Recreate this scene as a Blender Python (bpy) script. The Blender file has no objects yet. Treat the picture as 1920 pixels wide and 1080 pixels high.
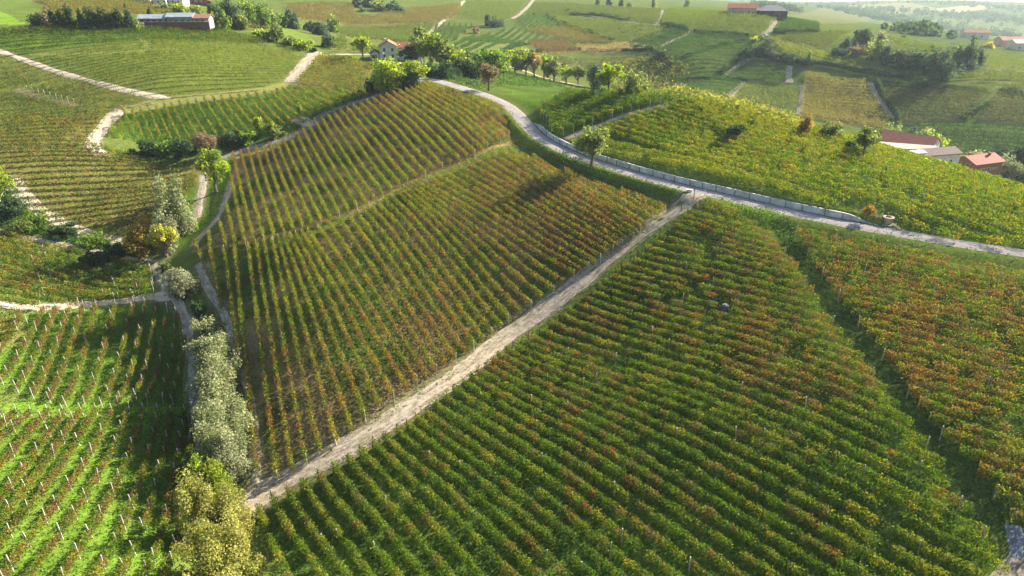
import math, random
import numpy as np
# ------------------------------------------------------------------ camera model and terrain
F_PX = 1287.0                      # focal length in pixels of the 1920 x 1080 photograph
PITCH = math.radians(25.7)
CP, SP = math.cos(PITCH), math.sin(PITCH)
CAM_Z = 95.0                       # camera height above the datum

def rays(px):
    px = np.asarray(px, float).reshape(-1, 2)
    x = px[:, 0] - 960.0
    up = 540.0 - px[:, 1]
    return np.stack([x, F_PX*CP + up*SP, up*CP - F_PX*SP], 1)

# survey points: photo pixel -> metres below the camera (fixes where the ground lies in 3D)
SURVEY = [
 # foreground slope and the dirt track across the hill
 (480,940,63.5),(960,625,56.6),(1310,370,42),(500,1080,62),(1000,1080,58),(1500,1080,55),(1900,1080,52),
 (1500,800,50.5),(1900,750,47.5),(1900,470,43),(1600,425,42.5),(1200,850,54.5),(760,950,59.3),(720,780,59),
 # steep central vineyard
 (400,480,54.8),(440,620,57.6),(470,750,60.3),(490,850,61.8),(700,500,51.8),(435,285,50),(600,215,43),(800,145,36),(750,300,45),(1000,235,39.6),
 (560,680,57.3),(940,400,47.5),(1150,300,41.6),(860,230,39.5),
 # gully with the willows and lower left field
 (400,800,65.3),(430,1080,64.5),(385,600,60.5),(345,480,58.3),(250,565,62.3),(250,780,64),(250,1080,57),(0,1080,57),
 (100,900,61.5),(0,750,62.5),(0,600,61.5),(330,700,65),
 # left slopes
 (0,500,59),(0,430,57),(200,470,60),(290,490,60.3),(240,440,58.5),(0,330,50),(370,310,52),(180,270,47),
 (0,100,30),(320,185,40),(220,210,42),(300,130,33.5),(300,62,27),(520,70,30.5),(562,108,35),(0,200,42),
 (0,30,22),(100,20,22),(350,12,28),(400,215,44),(280,260,48),(740,108,37),(620,160,39.5),(680,112,36.5),
 # behind the house
 (600,50,42),(640,4,33),(760,8,38),(480,2,31),(350,3,25),(200,4,22.5),(850,40,43),(900,80,42),(700,80,41),(500,30,36),
 # hills beyond
 (1100,90,49),(1100,20,39),(1400,33,32),(1230,30,36),(1300,110,46),(1200,150,55),(1400,160,57),(1500,210,63),
 (1700,250,67),(1840,335,74),(1800,200,59),(1760,148,52),(1900,130,52.5),(1600,62,42.5),(1500,42,36.5),(1700,75,52),
 (1900,92,58),(1600,40,78),(1800,62,98),(1700,10,140),(1500,10,105),(1900,5,150),(1020,60,45),(1200,60,41),(1000,5,42),
 # rounded hill right of the road
 (1300,250,37.5),(1250,187,33),(1100,200,36),(1000,172,38),(1100,168,35),(1450,232,36.5),(1600,287,39),
 (1920,372,41.5),(1700,380,40.3),(1500,330,39.6),(1250,300,40.2),
]
# ground hidden behind the hill and far off: x, y, metres below camera
HIDDEN = [(133,226,61.5),(150,242,66.0),(98,212,54),(58,238,50),(120,180,54),(70,262,54),(135,205,63),(158,172,64),(135,140,54),(15,255,44),
 (210,230,77),(260,200,80),(120,100,46),(120,60,48),(90,30,50),(0,20,62),(-60,20,63),(-120,60,57),(-160,120,55),
 (-220,170,48),(-300,250,35),(-400,420,25),(-500,700,26),(0,1000,44),(-300,1100,36),(900,1500,140),(1500,1400,140),
 (1000,700,100),(600,500,75),(450,300,72),(400,100,75),(0,2000,70),(1000,2600,160),(-1000,1500,45),(2000,800,140),(-900,500,25),
 (-2000,1000,70),(0,3300,75),(2500,2400,165),(-1800,2600,60)]

def _ctrl():
    s = np.array(SURVEY, float)
    r = rays(s[:, :2])
    p = r * (s[:, 2] / -r[:, 2])[:, None]
    h = np.array(HIDDEN, float)
    h[:, 2] *= -1
    return np.vstack([p, h])

CTRL = _ctrl()
_S = 100.0
def _phi(d2):
    d2 = np.maximum(d2, 1e-12)
    return 0.5*d2*np.log(d2)
def _warp(x, y):
    # compress far distances so the far anchors do not dominate the spline
    r = np.hypot(x, y) + 1e-9
    k = np.where(r < 450, r, 450*(1+np.log(r/450.0)))/r
    return np.stack([x*k, y*k], -1)/_S
def _solve():
    P = _warp(CTRL[:, 0], CTRL[:, 1]); n = len(P)
    d2 = ((P[:, None]-P[None])**2).sum(-1)
    A = np.zeros((n+3, n+3))
    A[:n, :n] = _phi(d2) + np.eye(n)*0.0025
    A[:n, n] = 1; A[:n, n+1:] = P
    A[n, :n] = 1; A[n+1:, :n] = P.T
    b = np.zeros(n+3); b[:n] = CTRL[:, 2]
    return P, np.linalg.solve(A, b)
_CP, _W = _solve()
def base_h(x, y):
    """smooth terrain height relative to the camera"""
    x = np.asarray(x, float); y = np.asarray(y, float)
    sh = x.shape; q = _warp(x.ravel(), y.ravel()); out = np.empty(len(q))
    n = len(_CP)
    for i in range(0, len(q), 40000):
        c = q[i:i+40000]
        d2 = (c[:, 0:1]-_CP[None, :, 0])**2 + (c[:, 1:2]-_CP[None, :, 1])**2
        out[i:i+40000] = _phi(d2)@_W[:n] + _W[n] + c@_W[n+1:]
    return out.reshape(sh)

def hit(px, hf=None):
    """where the rays of photo pixels meet the ground -> (N,3), z relative to camera"""
    hf = hf or base_h
    r = rays(px); n = len(r)
    hor = np.hypot(r[:, 0], r[:, 1]); r = r/hor[:, None]
    s = np.exp(np.linspace(math.log(35), math.log(3000), 420))
    z = hf(r[:, 0:1]*s, r[:, 1:2]*s)
    below = (r[:, 2:3]*s) < z
    k = np.where(below.any(1), below.argmax(1), len(s)-1)
    lo = s[np.maximum(k-1, 0)]; hi = s[k]
    for _ in range(14):
        m = 0.5*(lo+hi)
        b = r[:, 2]*m < hf(r[:, 0]*m, r[:, 1]*m)
        hi = np.where(b, m, hi); lo = np.where(b, lo, m)
    m = 0.5*(lo+hi)
    return r*m[:, None]
def project(p):
    p = np.asarray(p, float).reshape(-1, 3)
    d = p[:, 1]*CP - p[:, 2]*SP
    up = p[:, 1]*SP + p[:, 2]*CP
    return np.stack([960+F_PX*p[:, 0]/d, 540-F_PX*up/d, d], 1)
import bpy
from mathutils import Vector
rng = np.random.default_rng(7)
scene = bpy.context.scene
COL = scene.collection
# ------------------------------------------------------------------ small helpers
_TAB = np.random.default_rng(3).random((256, 256))
def vnoise(x, y, scale, seed=0):
    """smooth 2D value noise 0..1"""
    x = np.asarray(x, float)/scale + seed*17.31; y = np.asarray(y, float)/scale + seed*9.77
    i = np.floor(x).astype(int); j = np.floor(y).astype(int)
    f = x-i; g = y-j
    f = f*f*(3-2*f); g = g*g*(3-2*g)
    a = _TAB[i % 256, j % 256]; b = _TAB[(i+1) % 256, j % 256]
    c = _TAB[i % 256, (j+1) % 256]; d = _TAB[(i+1) % 256, (j+1) % 256]
    return (a*(1-f)+b*f)*(1-g) + (c*(1-f)+d*f)*g
def fbm(x, y, scale, seed=0):
    return (vnoise(x, y, scale, seed)*.55 + vnoise(x, y, scale*.47, seed+5)*.3 + vnoise(x, y, scale*.21, seed+9)*.15)
def sstep(a, b, x):
    t = np.clip((x-a)/(b-a), 0, 1); return t*t*(3-2*t)
def densify(p, step):
    p = np.asarray(p, float)
    seg = np.hypot(*(p[1:, :2]-p[:-1, :2]).T); s = np.concatenate([[0], np.cumsum(seg)])
    n = max(2, int(s[-1]/step)+1); t = np.linspace(0, s[-1], n)
    return np.stack([np.interp(t, s, p[:, k]) for k in range(p.shape[1])], 1)
def smooth_line(p, it=2):
    p = np.asarray(p, float)
    for _ in range(it):
        q = [p[0]]
        for a, b in zip(p[:-1], p[1:]):
            q += [a*.75+b*.25, a*.25+b*.75]
        q.append(p[-1]); p = np.array(q)
    return p
def line_dist(x, y, P):
    """distance to a polyline and the side (+ = left of travel)"""
    best = np.full(x.shape, 1e9); side = np.zeros(x.shape)
    for a, b in zip(P[:-1], P[1:]):
        d = b-a; L2 = (d**2).sum()+1e-9
        t = np.clip(((x-a[0])*d[0]+(y-a[1])*d[1])/L2, 0, 1)
        ex = x-a[0]-t*d[0]; ey = y-a[1]-t*d[1]
        r = np.hypot(ex, ey); cr = d[0]*(y-a[1])-d[1]*(x-a[0])
        m = r < best
        best = np.where(m, r, best); side = np.where(m, np.sign(cr), side)
    return best, side
def in_poly(x, y, P):
    r = np.zeros(x.shape, bool); n = len(P)
    for i in range(n):
        x1, y1 = P[i-1][:2]; x2, y2 = P[i][:2]
        c = ((y1 > y) != (y2 > y))
        with np.errstate(divide='ignore', invalid='ignore'):
            r ^= c & (x < (x2-x1)*(y-y1)/(y2-y1+1e-30)+x1)
    return r

# ------------------------------------------------------------------ road shelf cut into the hill
ROAD_PX = [(785,146),(815,150),(850,160),(900,175),(940,191),(966,208),(986,233),(1012,260),(1050,280),(1090,297),(1130,309),(1200,330),
           (1260,347),(1310,358),(1370,372),(1440,389),(1500,402),(1560,415),(1640,430),(1720,443),(1800,457),(1860,466),(1920,475),(2010,490)]
ROAD = densify(smooth_line(hit(ROAD_PX)[:, :2], 2), 1.0)
ROAD_W = 4.4
_i0 = int(np.argmin(np.hypot(*(ROAD-hit([(986,233)])[0, :2]).T))); _i1 = int(np.argmin(np.hypot(*(ROAD-hit([(1640,430)])[0, :2]).T)))
_j1 = int(np.argmin(np.hypot(*(ROAD-hit([(1300,357)])[0, :2]).T)))
WALLROAD = ROAD[_i0:_i1+1]; BANKROAD = ROAD[max(_i0-6, 0):_j1+1]
ROAD_Z = np.convolve(np.pad(base_h(ROAD[:, 0], ROAD[:, 1]), (8, 8), mode='edge'), np.ones(17)/17, 'valid')
def ground(x, y):
    """final terrain height (relative to the camera): the smooth hills, with a level shelf cut for the road and a low bank below it"""
    x = np.asarray(x, float); y = np.asarray(y, float)
    z = base_h(x, y) + (fbm(x, y, 9.0, 2)-.5)*.5*np.clip(np.hypot(x, y)/400, .3, 1)
    m = (x > -45) & (x < 110) & (y > 60) & (y < 265)
    if m.any():
        xx, yy, zz = x[m], y[m], z[m].copy(); near = np.zeros(len(xx), int); dd = np.full(len(xx), 1e9)
        for i in range(0, len(ROAD), 3):
            d = (xx-ROAD[i, 0])**2+(yy-ROAD[i, 1])**2; k = d < dd; near[k] = i; dd[k] = d[k]
        sel = np.where(dd < 400)[0]
        for lo in range(0, len(sel), 50000):
            k = sel[lo:lo+50000]
            jj = np.clip(near[k][:, None]+np.arange(-3, 4)[None], 0, len(ROAD)-1)
            d = np.hypot(xx[k][:, None]-ROAD[jj, 0], yy[k][:, None]-ROAD[jj, 1]); b = d.argmin(1); j = jj[np.arange(len(k)), b]
            j0 = np.clip(j-1, 0, len(ROAD)-1); j1 = np.clip(j+1, 0, len(ROAD)-1); t = ROAD[j1]-ROAD[j0]; t /= np.linalg.norm(t, axis=1, keepdims=True)
            ox = xx[k]-ROAD[j, 0]; oy = yy[k]-ROAD[j, 1]; lat = t[:, 0]*oy-t[:, 1]*ox; al = t[:, 0]*ox+t[:, 1]*oy
            e = np.abs(lat); e = np.where(np.abs(al) > 2, np.maximum(e, np.hypot(ox, oy)), e)
            rz = ROAD_Z[j]+(ROAD_Z[j1]-ROAD_Z[j0])/np.maximum(j1-j0, 1)*np.clip(al, -2, 2)
            wall = (lat > 0) & (j >= _i0) & (j <= _i1); bank = (lat < 0) & (j <= _j1) & (j >= _i0-6)
            up = zz[k]+np.where(wall, .55*(1-sstep(4, 16, e)), 0)-np.where(bank, .8*(1-sstep(6, 14, e)), 0)
            w = np.where(wall, sstep(2.5, 3.1, e), np.where(bank, sstep(2.7, 5.0, e), sstep(2.6, 7, e)))
            zz[k] = rz*(1-w)+up*w
        z = z.copy(); z[m] = zz
    return z
def gpt(px):
    p = hit(px); p[:, 2] = ground(p[:, 0], p[:, 1]); return p

# ------------------------------------------------------------------ materials
def mat(name):
    m = bpy.data.materials.new(name); m.use_nodes = True
    nt = m.node_tree; nt.nodes.clear(); return m, nt
def N(nt, t, **kw):
    n = nt.nodes.new(t)
    for k, v in kw.items():
        if k in n.inputs: n.inputs[k].default_value = v
        else: setattr(n, k, v)
    return n
def leaf_material(name='leaf', trans=.40, val=1.5):
    m, nt = mat(name); L = nt.links.new
    out = N(nt, 'ShaderNodeOutputMaterial'); at = N(nt, 'ShaderNodeAttribute', attribute_name='col')
    d = N(nt, 'ShaderNodeBsdfDiffuse'); t = N(nt, 'ShaderNodeBsdfTranslucent'); g = N(nt, 'ShaderNodeBsdfGlossy', Roughness=.55)
    g.inputs['Color'].default_value = (1, 1, 1, 1)
    hs = N(nt, 'ShaderNodeHueSaturation', Saturation=1.08, Value=val)
    mx = N(nt, 'ShaderNodeMixShader'); mx.inputs[0].default_value = trans
    m2 = N(nt, 'ShaderNodeMixShader'); m2.inputs[0].default_value = .006
    L(at.outputs['Color'], d.inputs['Color']); L(at.outputs['Color'], hs.inputs['Color']); L(hs.outputs[0], t.inputs['Color'])
    L(d.outputs[0], mx.inputs[1]); L(t.outputs[0], mx.inputs[2]); L(mx.outputs[0], m2.inputs[1]); L(g.outputs[0], m2.inputs[2])
    L(m2.outputs[0], out.inputs['Surface']); return m
def noisy_material(name, c1, c2, scale=1.0, rough=.9, bump=.0, detail=6, c3=None, spec=.2):
    m, nt = mat(name); L = nt.links.new
    out = N(nt, 'ShaderNodeOutputMaterial'); b = N(nt, 'ShaderNodeBsdfPrincipled', Roughness=rough)
    b.inputs['Specular IOR Level'].default_value = spec
    tc = N(nt, 'ShaderNodeNewGeometry'); no = N(nt, 'ShaderNodeTexNoise', Scale=scale, Detail=detail, Roughness=.65)
    r = N(nt, 'ShaderNodeValToRGB'); e = r.color_ramp.elements
    e[0].position = .32; e[0].color = (*c1, 1); e[1].position = .68; e[1].color = (*c2, 1)
    if c3: k = e.new(.5); k.color = (*c3, 1)
    L(tc.outputs['Position'], no.inputs['Vector']); L(no.outputs['Fac'], r.inputs['Fac']); L(r.outputs['Color'], b.inputs['Base Color'])
    if bump:
        bm = N(nt, 'ShaderNodeBump', Strength=bump, Distance=.15); L(no.outputs['Fac'], bm.inputs['Height']); L(bm.outputs[0], b.inputs['Normal'])
    L(b.outputs[0], out.inputs['Surface']); return m
def ground_material():
    m, nt = mat('ground_cover'); L = nt.links.new
    out = N(nt, 'ShaderNodeOutputMaterial'); b = N(nt, 'ShaderNodeBsdfDiffuse', Roughness=.5)
    at = N(nt, 'ShaderNodeAttribute', attribute_name='col'); geo = N(nt, 'ShaderNodeNewGeometry')
    def nz(scale, lo, hi):
        n = N(nt, 'ShaderNodeTexNoise', Scale=scale, Detail=5, Roughness=.7); L(geo.outputs['Position'], n.inputs['Vector'])
        r = N(nt, 'ShaderNodeMapRange'); r.inputs[1].default_value = .28; r.inputs[2].default_value = .72
        r.inputs[3].default_value = lo; r.inputs[4].default_value = hi; L(n.outputs['Fac'], r.inputs[0]); return n, r
    n1, r1 = nz(2.2, .5, 1.55); n2, r2 = nz(.14, .75, 1.3); n3, r3 = nz(.55, 0, 1)
    mu = N(nt, 'ShaderNodeMath', operation='MULTIPLY'); L(r1.outputs[0], mu.inputs[0]); L(r2.outputs[0], mu.inputs[1])
    mx = N(nt, 'ShaderNodeMix', data_type='RGBA', blend_type='MIX'); mx.inputs[7].default_value = (.17, .13, .055, 1)
    ms = N(nt, 'ShaderNodeMath', operation='MULTIPLY'); ms.inputs[1].default_value = .3; L(r3.outputs[0], ms.inputs[0])
    L(ms.outputs[0], mx.inputs[0]); L(at.outputs['Color'], mx.inputs[6])
    vm = N(nt, 'ShaderNodeVectorMath', operation='SCALE'); L(mx.outputs[2], vm.inputs[0]); L(mu.outputs[0], vm.inputs['Scale'])
    L(vm.outputs[0], b.inputs['Color'])
    bp = N(nt, 'ShaderNodeBump', Strength=.6, Distance=.3); L(n1.outputs['Fac'], bp.inputs['Height']); L(bp.outputs[0], b.inputs['Normal'])
    L(b.outputs[0], out.inputs['Surface']); return m
def track_material(name, base, dark, grass):
    """gravel or dirt track: wheel ruts run along the strip (u across, v along in metres)"""
    m, nt = mat(name); L = nt.links.new
    out = N(nt, 'ShaderNodeOutputMaterial'); b = N(nt, 'ShaderNodeBsdfDiffuse', Roughness=.6)
    uv = N(nt, 'ShaderNodeUVMap', uv_map='UVMap'); mp = N(nt, 'ShaderNodeMapping'); mp.inputs['Scale'].default_value = (6.5, .22, 1)
    n1 = N(nt, 'ShaderNodeTexNoise', Scale=1.0, Detail=5, Roughness=.6, Distortion=1.2); L(uv.outputs[0], mp.inputs[0]); L(mp.outputs[0], n1.inputs['Vector'])
    geo = N(nt, 'ShaderNodeNewGeometry'); n2 = N(nt, 'ShaderNodeTexNoise', Scale=1.6, Detail=8, Roughness=.75); L(geo.outputs['Position'], n2.inputs['Vector'])
    r = N(nt, 'ShaderNodeValToRGB'); e = r.color_ramp.elements
    e[0].position = .40; e[0].color = (*dark, 1); e[1].position = .56; e[1].color = (*base, 1)
    av = N(nt, 'ShaderNodeMath', operation='MULTIPLY_ADD'); av.inputs[1].default_value = .5; L(n1.outputs['Fac'], av.inputs[0])
    hf = N(nt, 'ShaderNodeMath', operation='MULTIPLY'); hf.inputs[1].default_value = .5; L(n2.outputs['Fac'], hf.inputs[0]); L(hf.outputs[0], av.inputs[2])
    L(av.outputs[0], r.inputs['Fac'])
    col = r.outputs['Color']
    if grass:
        n3 = N(nt, 'ShaderNodeTexNoise', Scale=.7, Detail=6, Roughness=.7); L(geo.outputs['Position'], n3.inputs['Vector'])
        mr = N(nt, 'ShaderNodeMapRange'); mr.inputs[1].default_value = .52; mr.inputs[2].default_value = .68; mr.inputs[4].default_value = .8
        L(n3.outputs['Fac'], mr.inputs[0]); mx = N(nt, 'ShaderNodeMix', data_type='RGBA'); mx.inputs[7].default_value = (*grass, 1)
        L(mr.outputs[0], mx.inputs[0]); L(col, mx.inputs[6]); col = mx.outputs[2]
    L(col, b.inputs['Color'])
    bp = N(nt, 'ShaderNodeBump', Strength=.8, Distance=.25); L(av.outputs[0], bp.inputs['Height']); L(bp.outputs[0], b.inputs['Normal'])
    L(b.outputs[0], out.inputs['Surface']); return m
LEAF = leaf_material(); TREELEAF = leaf_material('tree_leaf', .56, 1.85); GROUND = ground_material()
BARK = noisy_material('bark', (.06, .045, .03), (.16, .12, .085), 3.0, .95, .4)
PALEBARK = noisy_material('pale_bark', (.22, .2, .17), (.42, .39, .34), 3.0, .95, .3)
POSTM = noisy_material('weathered_post', (.28, .26, .23), (.50, .47, .42), 2.0, .8)
DARKPOST = noisy_material('dark_wood_post', (.05, .04, .035), (.11, .09, .07), 2.0, .9)

# ------------------------------------------------------------------ meshes
def mesh_obj(name, verts, faces, material, parent=None, col=None, loc=None):
    """faces: (n,4) or (n,3) int array or list of tuples; col: per-face RGB"""
    me = bpy.data.meshes.new(name)
    v = np.asarray(verts, np.float32)
    if isinstance(faces, np.ndarray):
        n, k = faces.shape
        me.vertices.add(len(v)); me.vertices.foreach_set('co', v.ravel())
        me.loops.add(n*k); me.loops.foreach_set('vertex_index', faces.astype(np.int32).ravel())
        me.polygons.add(n); me.polygons.foreach_set('loop_start', np.arange(0, n*k, k, dtype=np.int32))
        me.update(calc_edges=True)
    else:
        me.from_pydata(v.tolist(), [], faces); me.update()
    if col is not None:
        a = me.attributes.new('col', 'FLOAT_COLOR', 'FACE')
        c = np.ones((len(me.polygons), 4), np.float32); c[:, :3] = col
        a.data.foreach_set('color', c.ravel())
    for mm in (material if isinstance(material, (list, tuple)) else [material]):
        me.materials.append(mm)
    o = bpy.data.objects.new(name, me); COL.objects.link(o)
    if parent: o.parent = parent
    if loc is not None: o.location = loc
    return o
def empty(name, loc=(0, 0, 0), rz=0.0):
    o = bpy.data.objects.new(name, None); COL.objects.link(o); o.location = loc; o.rotation_euler = (0, 0, rz); o.empty_display_size = .5
    return o
def tag(o, label=None, cat=None, group=None, kind=None):
    for k, v in (('label', label), ('category', cat), ('group', group), ('kind', kind)):
        if v: o[k] = v
    return o
def pickcol(w, pal, n, r, jit=.2):
    """w: (n,k) weights -> random palette colours with jitter"""
    cs = np.cumsum(w, 1); cs = cs/cs[:, -1:]
    k = (r.random((n, 1)) > cs).sum(1).clip(0, len(pal)-1)
    c = np.array(pal)[k]
    return c*(r.uniform(1-jit, 1+jit, (n, 1)))*r.uniform(.92, 1.08, (n, 3))
def leaf_quads(c, size, r, bias=None, amount=0.0):
    """random oriented quads at centres c (n,3); size scalar or (n,)"""
    n = len(c)
    nrm = r.normal(size=(n, 3))
    if bias is not None: nrm = nrm/np.linalg.norm(nrm, axis=1, keepdims=True) + amount*bias
    nrm /= np.linalg.norm(nrm, axis=1, keepdims=True)+1e-9
    a = r.normal(size=(n, 3)); a -= (a*nrm).sum(1, keepdims=True)*nrm; a /= np.linalg.norm(a, axis=1, keepdims=True)+1e-9
    b = np.cross(nrm, a)
    s = (np.asarray(size)*np.ones(n))[:, None]*r.uniform(.6, 1.3, (n, 1))*.5
    a = a*s; b = b*s*r.uniform(.6, 1.0, (n, 1))
    v = np.stack([c-a*1.0-b*.5, c+a*.2-b, c+a*1.1+b*.3, c-a*.2+b], 1).reshape(-1, 3)
    return v, np.arange(4*n).reshape(n, 4)
def tube(path, radii, k=6):
    path = np.asarray(path, float); V = []; Fc = []
    for i, p in enumerate(path):
        d = path[min(i+1, len(path)-1)]-path[max(i-1, 0)]; d = d/(np.linalg.norm(d)+1e-9)
        ref = np.array([1, 0, 0]) if abs(d[0]) < .8 else np.array([0, 1, 0])
        u = np.cross(d, ref); u /= np.linalg.norm(u); w = np.cross(d, u)
        for j in range(k):
            an = 2*math.pi*j/k; V.append(p+radii[i]*(math.cos(an)*u+math.sin(an)*w))
    for i in range(len(path)-1):
        for j in range(k):
            Fc.append((i*k+j, i*k+(j+1) % k, (i+1)*k+(j+1) % k, (i+1)*k+j))
    V.append(path[-1]); t = len(V)-1
    for j in range(k): Fc.append(((len(path)-1)*k+j, (len(path)-1)*k+(j+1) % k, t))
    return V, Fc
class MB:
    """collects boxes, prisms and tubes into one mesh"""
    def __init__(s): s.v = []; s.f = []
    def add(s, v, f):
        o = len(s.v); s.v += [tuple(map(float, q)) for q in v]; s.f += [tuple(i+o for i in q) for q in f]; return s
    def box(s, x0, x1, y0, y1, z0, z1):
        return s.add([(x0,y0,z0),(x1,y0,z0),(x1,y1,z0),(x0,y1,z0),(x0,y0,z1),(x1,y0,z1),(x1,y1,z1),(x0,y1,z1)],
                     [(0,3,2,1),(4,5,6,7),(0,1,5,4),(1,2,6,5),(2,3,7,6),(3,0,4,7)])
    def slab(s, a, b, c, d, t):
        """a flat quad thickened downwards by t"""
        q = [np.array(p, float) for p in (a, b, c, d)]; lo = [p-np.array([0, 0, t]) for p in q]
        return s.add(q+lo, [(0,1,2,3),(7,6,5,4),(0,4,5,1),(1,5,6,2),(2,6,7,3),(3,7,4,0)])
    def tube(s, path, radii, k=6): v, f = tube(path, radii, k); return s.add(v, f)
    def build(s, name, material, parent=None, loc=None): return mesh_obj(name, s.v, s.f, material, parent, loc=loc)
_ONES = ['', 'first', 'second', 'third', 'fourth', 'fifth', 'sixth', 'seventh', 'eighth', 'ninth', 'tenth', 'eleventh', 'twelfth', 'thirteenth',
         'fourteenth', 'fifteenth', 'sixteenth', 'seventeenth', 'eighteenth', 'nineteenth']
_TENS = {20: ('twentieth', 'twenty'), 30: ('thirtieth', 'thirty'), 40: ('fortieth', 'forty'), 50: ('fiftieth', 'fifty'), 60: ('sixtieth', 'sixty'), 70: ('seventieth', 'seventy')}
def ordinal(n):
    if n < 20: return _ONES[n]
    t, o = n//10*10, n % 10
    return _TENS[t][0] if o == 0 else _TENS[t][1]+'-'+_ONES[o]
# ------------------------------------------------------------------ camera
cam = bpy.data.cameras.new('camera'); cam_ob = bpy.data.objects.new('camera', cam); COL.objects.link(cam_ob)
cam.sensor_width = 36.0; cam.lens = 36.0*F_PX/1920.0; cam.clip_start = .5; cam.clip_end = 9000
cam_ob.rotation_euler = (math.pi/2-PITCH, 0, 0); scene.camera = cam_ob

# ------------------------------------------------------------------ vine palettes (linear albedo)
GRN = (.036, .080, .012); LGR = (.076, .138, .009); YGR = (.165, .180, .018); YEL = (.25, .20, .025); ORA = (.20, .105, .025); RED = (.18, .052, .026); BRN = (.145, .088, .034)
PAL = [GRN, LGR, YGR, YEL, ORA, RED, BRN]
W_CENTRAL = (.6, 1.7, 2.0, .55, .85, .14, 1.7)
W_FRONT = (1.5, 3.0, 1.5, .15, .28, .09, .9)
W_RED = (1.2, 2.2, .9, .18, .8, .3, 1.5)
W_LEFT = (.5, 1.8, 1.6, .4, .25, .04, 1.8)
W_GREEN = (1.6, 2.2, .9, .2, 0, 0, .1)
W_YELL = (.3, 2.8, 4.4, .5, .07, .01, .02)
W_OLIVE = (1.2, 2.0, 1.2, .3, .08, .02, .6)
W_OCHRE = (.7, 1.5, 1.6, .6, .3, .03, .8)

CLEAR = [hit(p)[:, :2] for p in ([(1555,402),(1598,384),(1640,388),(1690,415),(1712,438),(1640,432)], [(1342,562),(1368,565),(1370,594),(1334,592)], [(1225,196),(1262,197),(1262,207),(1225,208)])]
def vines(path, sp, r):
    """leafy vines along one trellis row: path (M,3) ground points -> leaf quads"""
    seg = np.hypot(*(path[1:, :2]-path[:-1, :2]).T); s = np.concatenate([[0], np.cumsum(seg)]); L = s[-1]
    step = sp.get('plant', 1.0); n = max(2, int(L/step))
    ps = (np.arange(n)+.5)*L/n + r.normal(0, .12, n)
    px = np.interp(ps, s, path[:, 0]); py = np.interp(ps, s, path[:, 1])
    vig = np.clip(r.normal(1, sp.get('vary', .16), n) + (vnoise(px, py, 9, 11)-.5)*.5, .35, 1.5)
    gap = (r.random(n) < sp.get('gap', .03)) | (vnoise(px, py, 4.5, 21) < sp.get('biggap', .06))
    for c in CLEAR: gap |= in_poly(px, py, c)
    w0 = np.array(sp['w'], float)
    calm = .35 if sp.get('blend') else 1.0; red = calm*np.clip((fbm(px, py, sp.get('patch', 26), 31)-.45)*5, -2, 2); red = red+np.clip((py-sp['redy'])/22, -1.2, 1.0) if 'redy' in sp else red; yel = calm*np.clip((fbm(px, py, 30, 41)-.47)*4, -2, 2)
    W = np.tile(w0, (n, 1)); W[:, 4:6] *= np.exp(red*.9)[:, None]; W[:, 6] *= np.exp(red*.7); W[:, 2:4] *= np.exp(yel*.8)[:, None]
    cs = np.cumsum(W, 1); cs /= cs[:, -1:]; dom = (r.random((n, 1)) > cs).sum(1).clip(0, 6)
    W = W/W.sum(1, keepdims=True)*.5; W[np.arange(n), dom] += .5
    cnt = r.poisson(np.where(gap, sp['n']*.04, sp['n']*vig*step))
    k = np.repeat(np.arange(n), cnt); m = len(k)
    if m == 0: return np.zeros((0, 3)), np.zeros((0, 4), int), np.zeros((0, 3))
    ls = np.clip(ps[k] + r.normal(0, .42*step, m), 0, L)
    X = np.stack([np.interp(ls, s, path[:, q]) for q in range(3)], 1)
    j = np.clip(np.searchsorted(s, ls)-1, 0, len(seg)-1)
    t = (path[j+1, :2]-path[j, :2])/seg[j][:, None]
    hh = r.beta(1.9, 1.5, m); top = sp['h']*(.78+.3*vig[k]); h0 = sp.get('h0', .4)
    lat = (r.random(m)+r.random(m)-1)*sp['wd']*1.05*(.75+.5*np.sin(hh*math.pi)) * (.8+.3*vig[k])
    X[:, 0] += -t[:, 1]*lat; X[:, 1] += t[:, 0]*lat; X[:, 2] += h0+(top-h0)*hh
    v, f = leaf_quads(X, sp['leaf'], r, np.array([0, 0, 1.0]), .35)
    if sp.get('blend'):      # small in the picture: each vine keeps one mixed colour
        mean = (W/W.sum(1, keepdims=True))@np.array(PAL); mean = mean*.25+np.array(sp['tint'])*.75 if 'tint' in sp else mean; return v, f, mean[k]*r.uniform(.85, 1.15, (m, 1))
    return v, f, pickcol(W[k], PAL, m, r)

POST_ME = None
def post_mesh(dark=False):
    global POST_ME
    if POST_ME is None: POST_ME = {}
    if dark not in POST_ME:
        v, f = tube([(0, 0, -.3), (0, 0, 1.2), (0, 0, 2.12)], [.075, .07, .062], 6)
        me = bpy.data.meshes.new('post'); me.from_pydata([tuple(map(float, p)) for p in v], [], f); me.update()
        me.materials.append(DARKPOST if dark else POSTM); POST_ME[dark] = me
    return POST_ME[dark]
def drape(p2, step=.7, jig=.06, r=rng):
    p = densify(np.asarray(p2)[:, :2], step)
    if jig: p = p + r.normal(0, jig, p.shape)
    return np.column_stack([p, ground(p[:, 0], p[:, 1])])

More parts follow.
